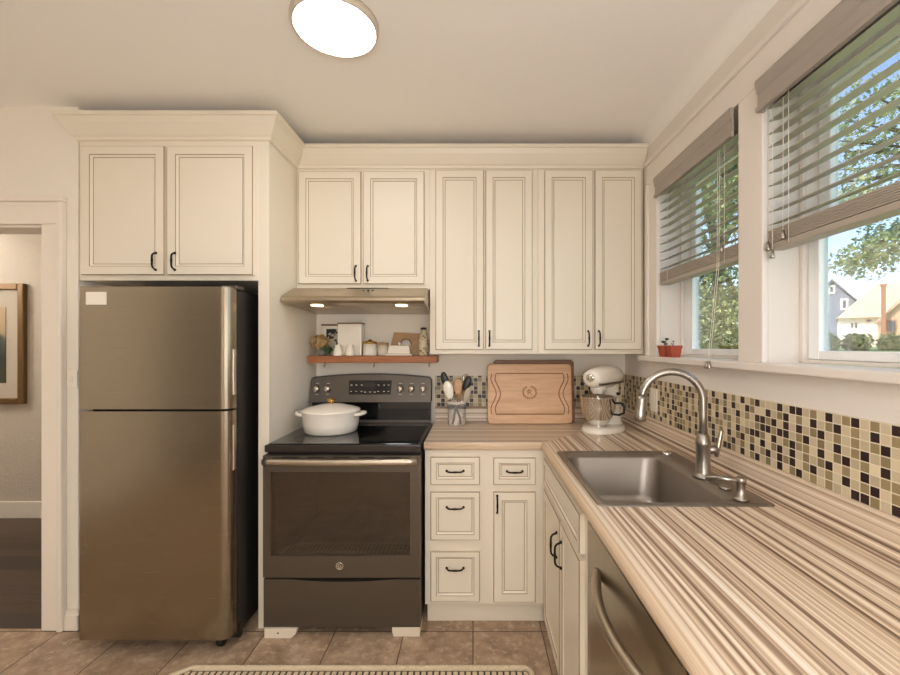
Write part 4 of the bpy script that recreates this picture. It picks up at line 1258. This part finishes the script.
MB().lathe(TAS, (0.957, 1.30, 1.722), 12).build('cord_tassel', M['nickel'], bl)
bl = blind(1, 1.527, 2.180, 'greige wooden blind half lowered over the window beside the corner cabinet', 0.938, 1.535, 2.188)
mb = MB()
for yy, zt in ((1.635, 1.36), (1.648, 1.36)):
    mb.tube([(0.9585, yy, 2.15), (0.955, yy, 1.70), (0.921, yy, 1.345), (0.9205, yy, 1.33)], 0.0012, 5)
mb.build('pull_cords', M['cord'], bl)
for yy in (1.633, 1.652):
    MB().lathe(TAS, (0.9155, yy, 1.303), 12).build('cord_tassel', M['nickel'], bl)
MB().lathe(TAS, (0.957, 1.62, 1.752), 12).build('cord_tassel', M['nickel'], bl)

# ---------------------------------------------------------------- pots on the sill
def spot(x, y, label, sprig):
    z0 = 1.336 + E
    c = thing('terracotta_pot', label, 'plant pot', (x, y, z0), 'terracotta pots on the sill')
    b = bmesh.new()
    L = []
    for hw, h in ((0.020, 0.0), (0.026, 0.046), (0.028, 0.046), (0.028, 0.056), (0.024, 0.056), (0.022, 0.048)):
        L.append([b.verts.new((x + sx * hw, y + sy * hw, z0 + h)) for sx, sy in ((-1, -1), (1, -1), (1, 1), (-1, 1))])
    for A, B in zip(L, L[1:]):
        for k in range(4):
            b.faces.new((A[k], A[(k + 1) % 4], B[(k + 1) % 4], B[k]))
    b.faces.new(L[0]); b.faces.new(L[-1])
    mb = MB(); mb.add(b); mb.build('pot', M['terracotta'], c)
    mb = MB()
    for (ox, oy, h, r) in sprig:
        mb.tube([(x, y, z0 + 0.046), (x + ox * 0.5, y + oy * 0.5, z0 + 0.046 + h * 0.6), (x + ox, y + oy, z0 + 0.046 + h)], 0.0015, 5)
        mb.ball((x + ox, y + oy, z0 + 0.046 + h), r, r, r * 0.6, 10, 7)
    mb.build('sprig', M['leafdark'], c)
spot(0.952, 2.085, 'terracotta pot with a dark sprig on the windowsill, nearer the corner cabinet', [(-0.008, 0.0, 0.028, 0.011), (0.010, 0.004, 0.042, 0.010), (0.0, -0.008, 0.018, 0.008)])
spot(0.952, 1.995, 'terracotta pot with a tiny shoot on the windowsill, nearer the faucet', [(0.0, 0.005, 0.030, 0.005), (-0.010, 0.0, 0.018, 0.004)])

# ---------------------------------------------------------------- outlet, switch
c = thing('wall_outlet', 'white outlet plate on the mosaic below the far window', 'outlet', (WX - 0.008, 2.25, 1.10))
MB().box(WX - 0.014, WX - 0.0082, 2.205, 2.285, 1.040, 1.165, 0.002).build('plate', M['whiteplastic'], c)
mb = MB(); mb.box(WX - 0.0165, WX - 0.0138, 2.228, 2.262, 1.056, 1.094, 0.001); mb.build('socket', M['whiteplastic'], c)
mb = MB(); mb.box(WX - 0.0165, WX - 0.0138, 2.228, 2.262, 1.111, 1.149, 0.001); mb.build('socket', M['whiteplastic'], c)
c = thing('light_switch', 'white switch plate on the wall left of the refrigerator', 'light switch', (-1.965, WD, 1.225))
MB().box(-1.993, -1.942, WD - 0.006, WD - 0.0003, 1.185, 1.270, 0.002).build('plate', M['whiteplastic'], c)
MB().box(-1.975, -1.962, WD - 0.009, WD - 0.0055, 1.212, 1.243, 0.001).build('toggle', M['white'], c)

# ---------------------------------------------------------------- picture in the hall
c = thing('framed_picture', 'landscape painting in a gilt frame on the hall wall beyond the doorway', 'picture', (-3.98, 3.38, 0.92))
px0, px1, pz0, pz1 = -4.36, -3.594, 0.920, 1.888
mb = MB()
for q in ((px0, px0 + 0.05, pz0, pz1), (px1 - 0.05, px1, pz0, pz1), (px0 + 0.05, px1 - 0.05, pz0, pz0 + 0.05), (px0 + 0.05, px1 - 0.05, pz1 - 0.05, pz1)):
    mb.box(q[0], q[1], 3.362, 3.399, q[2], q[3], 0.008, 3)
mb.build('frame', M['goldframe'], c)
MB().box(px0 + 0.04, px1 - 0.04, 3.380, 3.398, pz0 + 0.04, pz1 - 0.04).build('mount', M['mount'], c)
MB().box(px0 + 0.15, px1 - 0.155, 3.376, 3.381, pz0 + 0.17, pz1 - 0.19).build('painting', M['art'], c)

# ---------------------------------------------------------------- rug
rx0, rx1, ry0, ry1 = -1.292, 0.262, 1.06, 1.824
c = thing('rug', 'cream woven rug with dark dashes and a braided border in front of the range', 'rug', (-0.5, 1.45, 0.001))
def cham(i):
    q = 0.07
    return [(rx0 + i + q, ry0 + i), (rx1 - i - q * 0.5, ry0 + i), (rx1 - i, ry0 + i + q * 0.5), (rx1 - i, ry1 - i - 0.02), (rx1 - i - 0.02, ry1 - i), (rx0 + i + q, ry1 - i), (rx0 + i, ry1 - i - 0.055), (rx0 + i, ry0 + i + q)]
MB().prism(cham(0.028), XY, 0.0012, 0.009).build('woven_field', M['rug'], c)
def along(poly, step):
    out = []
    for k in range(len(poly)):
        a, b = Vector(poly[k]), Vector(poly[(k + 1) % len(poly)])
        n = max(1, int((b - a).length / step))
        out += [a + (b - a) * (i / n) for i in range(n)]
    return out
mb = MB()
pa = along(cham(0.015), 0.006)
for ph in (0, 2.1, 4.2):
    mb.tube([(p.x + 0.006 * math.cos(i * 0.9 + ph) * (1 if abs(pa[(i + 1) % len(pa)].x - p.x) < 0.002 else 0), p.y + 0.006 * math.cos(i * 0.9 + ph) * (0 if abs(pa[(i + 1) % len(pa)].x - p.x) < 0.002 else 1), 0.0085 + 0.003 * math.sin(i * 0.9 + ph)) for i, p in enumerate(pa)], 0.0065, 6, closed=True)
mb.tube([(p[0], p[1], 0.0075) for p in cham(0.015)], 0.0065, 6, closed=True)
mb.build('braided_border', M['rugborder'], c)

# ---------------------------------------------------------------- outdoors
mb = MB()
b = bmesh.new()
def gh(x, y):
    return -0.7 + 1.95 * min(1.0, max(0.0, (x - 1.5) / 7.0))
gx = [1.165, 2, 3, 4, 5, 6, 7, 8.5, 12, 20, 40, 90]
gy = [-30, -5, 0, 3, 6, 10, 16, 30, 60, 110]
vv = [[b.verts.new((x, y, gh(x, y))) for y in gy] for x in gx]
for i in range(len(gx) - 1):
    for j in range(len(gy) - 1):
        b.faces.new((vv[i][j], vv[i + 1][j], vv[i + 1][j + 1], vv[i][j + 1])).smooth = True
mb.add(b); mb.build('ground', M['lawn'], kind=S)

def crown(lobes, size, dens):
    mb = MB()
    for c_, r, n in lobes:
        leaves(mb, c_, r, int(n * dens), size)
    return mb
def house_window(mb, x0, x1, y, z0, z1):
    mb.box(x0, x1, y - 0.06, y + 0.02, z0, z1)
# the houses face back towards this kitchen, turned with the street
TH = math.radians(40.6)
HX = Matrix.Rotation(-TH, 4, 'Z')
def HP(px, y, D):
    rx, rz = (px - VX) / F, (VY - y) / F
    t = D / (rx * math.sin(TH) + math.cos(TH))
    return Vector((t * (rx * math.cos(TH) - math.sin(TH)), D, CH + rz * t))
def HB():
    m_ = MB(); m_.xf = HX; return m_
D = 70
ap = HP(832, 281, D); er = HP(859, 304, D)
hw = er.x - ap.x
g0 = 1.0
c = thing('grey_house', 'tall grey gabled house behind the white house, seen through the near window', 'house', tuple(HX @ Vector((ap.x, D, g0))))
mb = HB(); mb.prism([(ap.x - hw, g0), (er.x, g0), (er.x, er.z), (ap.x, ap.z), (ap.x - hw, er.z)], XZ, D, D + 11)
mb.build('walls', M['siding'], c)
mb = HB()
for s_ in (-1, 1):
    mb.prism([(ap.x, ap.z + 0.02), (ap.x, ap.z + 0.25), (ap.x + s_ * (hw + 0.4), er.z - 0.10), (ap.x + s_ * (hw + 0.4), er.z - 0.33)], XZ, D - 0.4, D + 11.3)
mb.build('roof', M['greyroof'], c)
for (p0, y0, p1, y1) in ((829, 286, 834, 293), (841.5, 299.5, 847, 309), (822.5, 304.5, 827.5, 314)):
    a, q = HP(p0, y1, D), HP(p1, y0, D)
    mb = HB(); mb.box(a.x - 0.12, q.x + 0.12, D - 0.08, D + 0.02, a.z - 0.12, q.z + 0.12); w_ = mb.build('window_frame', M['whitewall'], c)
    mb = HB(); mb.box(a.x + 0.1, q.x - 0.1, D - 0.12, D - 0.07, a.z + 0.1, q.z - 0.1); mb.build('window_glass', M['darkpane'], w_)
D = 46
el = HP(838, 318, D)
c = thing('white_house', 'low white house with a tan roof seen through the near window', 'house', tuple(HX @ Vector((el.x + 6, D, g0))))
mb = HB(); mb.box(el.x, el.x + 16, D, D + 9, g0, el.z); mb.build('walls', M['whitewall'], c)
rl = HP(876, 284, D + 4.5)
b = bmesh.new()
e_ = [b.verts.new(p) for p in ((el.x - 0.1, D - 0.4, el.z - 0.05), (el.x + 16.3, D - 0.4, el.z - 0.05), (el.x + 16.3, D + 9.4, el.z - 0.05), (el.x - 0.1, D + 9.4, el.z - 0.05))]
t_ = [b.verts.new((rl.x, D + 4.5, rl.z)), b.verts.new((el.x + 16.3, D + 4.5, rl.z))]
b.faces.new((e_[0], e_[1], t_[1], t_[0])); b.faces.new((e_[0], t_[0], e_[3])); b.faces.new((e_[2], e_[3], t_[0], t_[1])); b.faces.new((e_[1], e_[2], t_[1])); b.faces.new(e_)
mb = HB(); mb.add(b); mb.build('roof', M['tanroof'], c)
for (p0, y0, p1, y1) in ((851, 323, 853, 328), (855, 323, 857, 328), (866.5, 319.5, 871, 322)):
    a, q = HP(p0, y1, D), HP(p1, y0, D)
    mb = HB(); mb.box(a.x, q.x, D - 0.06, D + 0.02, a.z, q.z); mb.build('window', M['darkpane'], c)
# gabled wing and its chimney
D2 = 43
a = HP(881, 321, D2); gq = HP(925, 278, D2)
xr = gq.x * 2 - a.x
mb = HB(); mb.prism([(a.x, g0), (xr, g0), (xr, a.z), (gq.x, gq.z), (a.x, a.z)], XZ, D2, D - 0.01)
mb.build('wing_walls', M['tanwall'], c)
mb = HB()
for s_ in (-1, 1):
    x_ = gq.x + s_ * (gq.x - a.x + 0.1)
    mb.prism([(gq.x, gq.z + 0.02), (gq.x, gq.z + 0.22), (x_, a.z + 0.10), (x_, a.z - 0.10)], XZ, D2 - 0.3, D + 2.5)
mb.build('wing_roof', M['tanroof'], c)
p, q = HP(881.5, 317, D2 - 0.7), HP(886, 284, D2 - 0.7)
mb = HB(); mb.box(p.x, q.x, D2 - 0.7, D2 - 0.31, g0, q.z); mb.box(p.x - 0.06, q.x + 0.06, D2 - 0.75, D2 - 0.28, q.z - 0.12, q.z)
mb.build('chimney', M['brick'], c)
a, q = HP(887, 331, D2), HP(895, 321, D2)
mb = HB(); mb.box(a.x - 0.08, q.x + 0.08, D2 - 0.05, D2 + 0.02, a.z - 0.08, q.z + 0.08); w_ = mb.build('window_frame', M['brick'], c)
mb = HB(); mb.box(a.x, q.x, D2 - 0.08, D2 - 0.04, a.z, q.z); mb.build('window_glass', M['darkpane'], w_)

# trees and shrubs
def tree(name, label, cat, lobes, size, trunk, m, tr=0.12):
    base = trunk[0]
    c = thing(name, label, cat, tuple(base))
    if name == 'leafy_tree':
        MB().tube(trunk, [tr * (1 - 0.6 * k / max(1, len(trunk) - 1)) for k in range(len(trunk))], 10).build('trunk', M['bark'], c)
        mb = MB()
        for c_, r, n in lobes:
            mb.tube([trunk[-1], (Vector(trunk[-1]) + Vector(c_)) / 2 + Vector((0, 0, 0.1)), c_], [tr * 0.35, tr * 0.2, tr * 0.06], 6)
        mb.build('branches', M['bark'], c)
    mb = crown(lobes, size, 1.0)
    mb.build('foliage', m, c)
lob = []
for k in range(30):
    q = PX(random.uniform(672, 760), random.uniform(60, 350), random.uniform(8.5, 10.5))
    lob.append((tuple(q), (0.8, 0.8, 0.65), 900))
tree('leafy_tree', 'dense sunlit green tree filling the window beside the corner cabinet', 'tree', lob, 0.055, [(5.6, 9.8, gh(5.6, 0) - 0.05), (5.65, 9.8, 2.0), (5.6, 9.7, 3.4)], M['foliage'], 0.16)
lob = []
for (px_, y_) in ((848, 262), (862, 255), (875, 246), (890, 244), (868, 268), (900, 236), (884, 232), (905, 258), (850, 195), (870, 180), (890, 165), (840, 170), (860, 150), (905, 140), (880, 125), (845, 120), (905, 200), (835, 205), (870, 205), (925, 180), (940, 220), (830, 140), (800, 150), (790, 190), (905, 100), (870, 95), (812, 210)):
    q = PX(px_, y_, random.uniform(5.6, 6.6))
    lob.append((tuple(q), (0.34, 0.34, 0.20), 170))
tree('leafy_tree', 'leafy tree with hanging branches above the white house outside', 'tree', lob, 0.042, [(8.6, 6.4, gh(8.6, 0) - 0.05), (8.5, 6.4, 2.6), (8.1, 6.3, 4.0)], M['foliage2'], 0.14)
for n_, (pxs, lbl) in enumerate((((824, 833), 'low green shrub in front of the grey house outside'), ((848, 866), 'low green shrub in front of the white house outside'), ((884, 915), 'low green shrub below the tan wing of the house outside'))):
    lob = []
    for k in range(5):
        q = PX(pxs[0] + (pxs[1] - pxs[0]) * k / 4, random.uniform(340, 346), 11 + random.uniform(-0.4, 0.4))
        lob.append((tuple(q), (0.14, 0.16, 0.24), 150))
    q = PX(sum(pxs) / 2, 350, 11)
    tree('shrub', lbl, 'shrub', lob, 0.06, [(q.x, q.y, gh(q.x, 0))], M['foliage'])

# ---------------------------------------------------------------- daylight
w = bpy.data.worlds.new('sky'); bpy.context.scene.world = w
w.use_nodes = True
nt = w.node_tree
bg_ = nt.nodes['Background']
st = nt.nodes.new('ShaderNodeTexSky')
st.sky_type = 'NISHITA'
st.sun_disc = False
st.sun_elevation = math.radians(48)
st.sun_rotation = math.radians(250)
st.dust_density = 1.5
nt.links.new(st.outputs[0], bg_.inputs['Color'])
bg_.inputs['Strength'].default_value = 0.8
su = bpy.data.lights.new('sun', 'SUN'); su.energy = 10.0; su.angle = 0.01; su.color = (1.0, 0.94, 0.84)
o = bpy.data.objects.new('sun', su); COL.objects.link(o)
o.rotation_euler = Vector((0.62, 0.25, -0.75)).to_track_quat('-Z', 'Y').to_euler()

# bare fill light added behind the lens, no fixture
def glow(name, e, loc, rad, col=(0.96, 0.98, 1.0)):
    li = bpy.data.lights.new(name, 'POINT'); li.energy = e; li.color = col; li.shadow_soft_size = rad
    o = bpy.data.objects.new(name, li); o.location = loc; COL.objects.link(o)
glow('fill_light', 84, (0.15, -0.75, 1.38), 0.35)

# ---------------------------------------------------------------- camera
cam = bpy.data.cameras.new('camera')
cam.sensor_width = 36.0
cam.lens = F / 900.0 * 36.0
cam.shift_x = -(VX - 450.0) / 900.0
cam.shift_y = (VY - 337.5) / 900.0
cam.clip_start = 0.05; cam.clip_end = 400
o = bpy.data.objects.new('camera', cam); COL.objects.link(o)
o.location = (0, 0, CH); o.rotation_euler = (PI / 2, 0, 0)
sc = bpy.context.scene
sc.camera = o
sc.view_settings.view_transform = 'Standard'
sc.view_settings.look = 'None'
sc.view_settings.exposure = 0.0
sc.view_settings.gamma = 1.0
sc.view_settings.use_curve_mapping = False
sc.cycles.max_bounces = 10
sc.cycles.diffuse_bounces = 6
sc.cycles.transparent_max_bounces = 12
sc.cycles.use_denoising = True
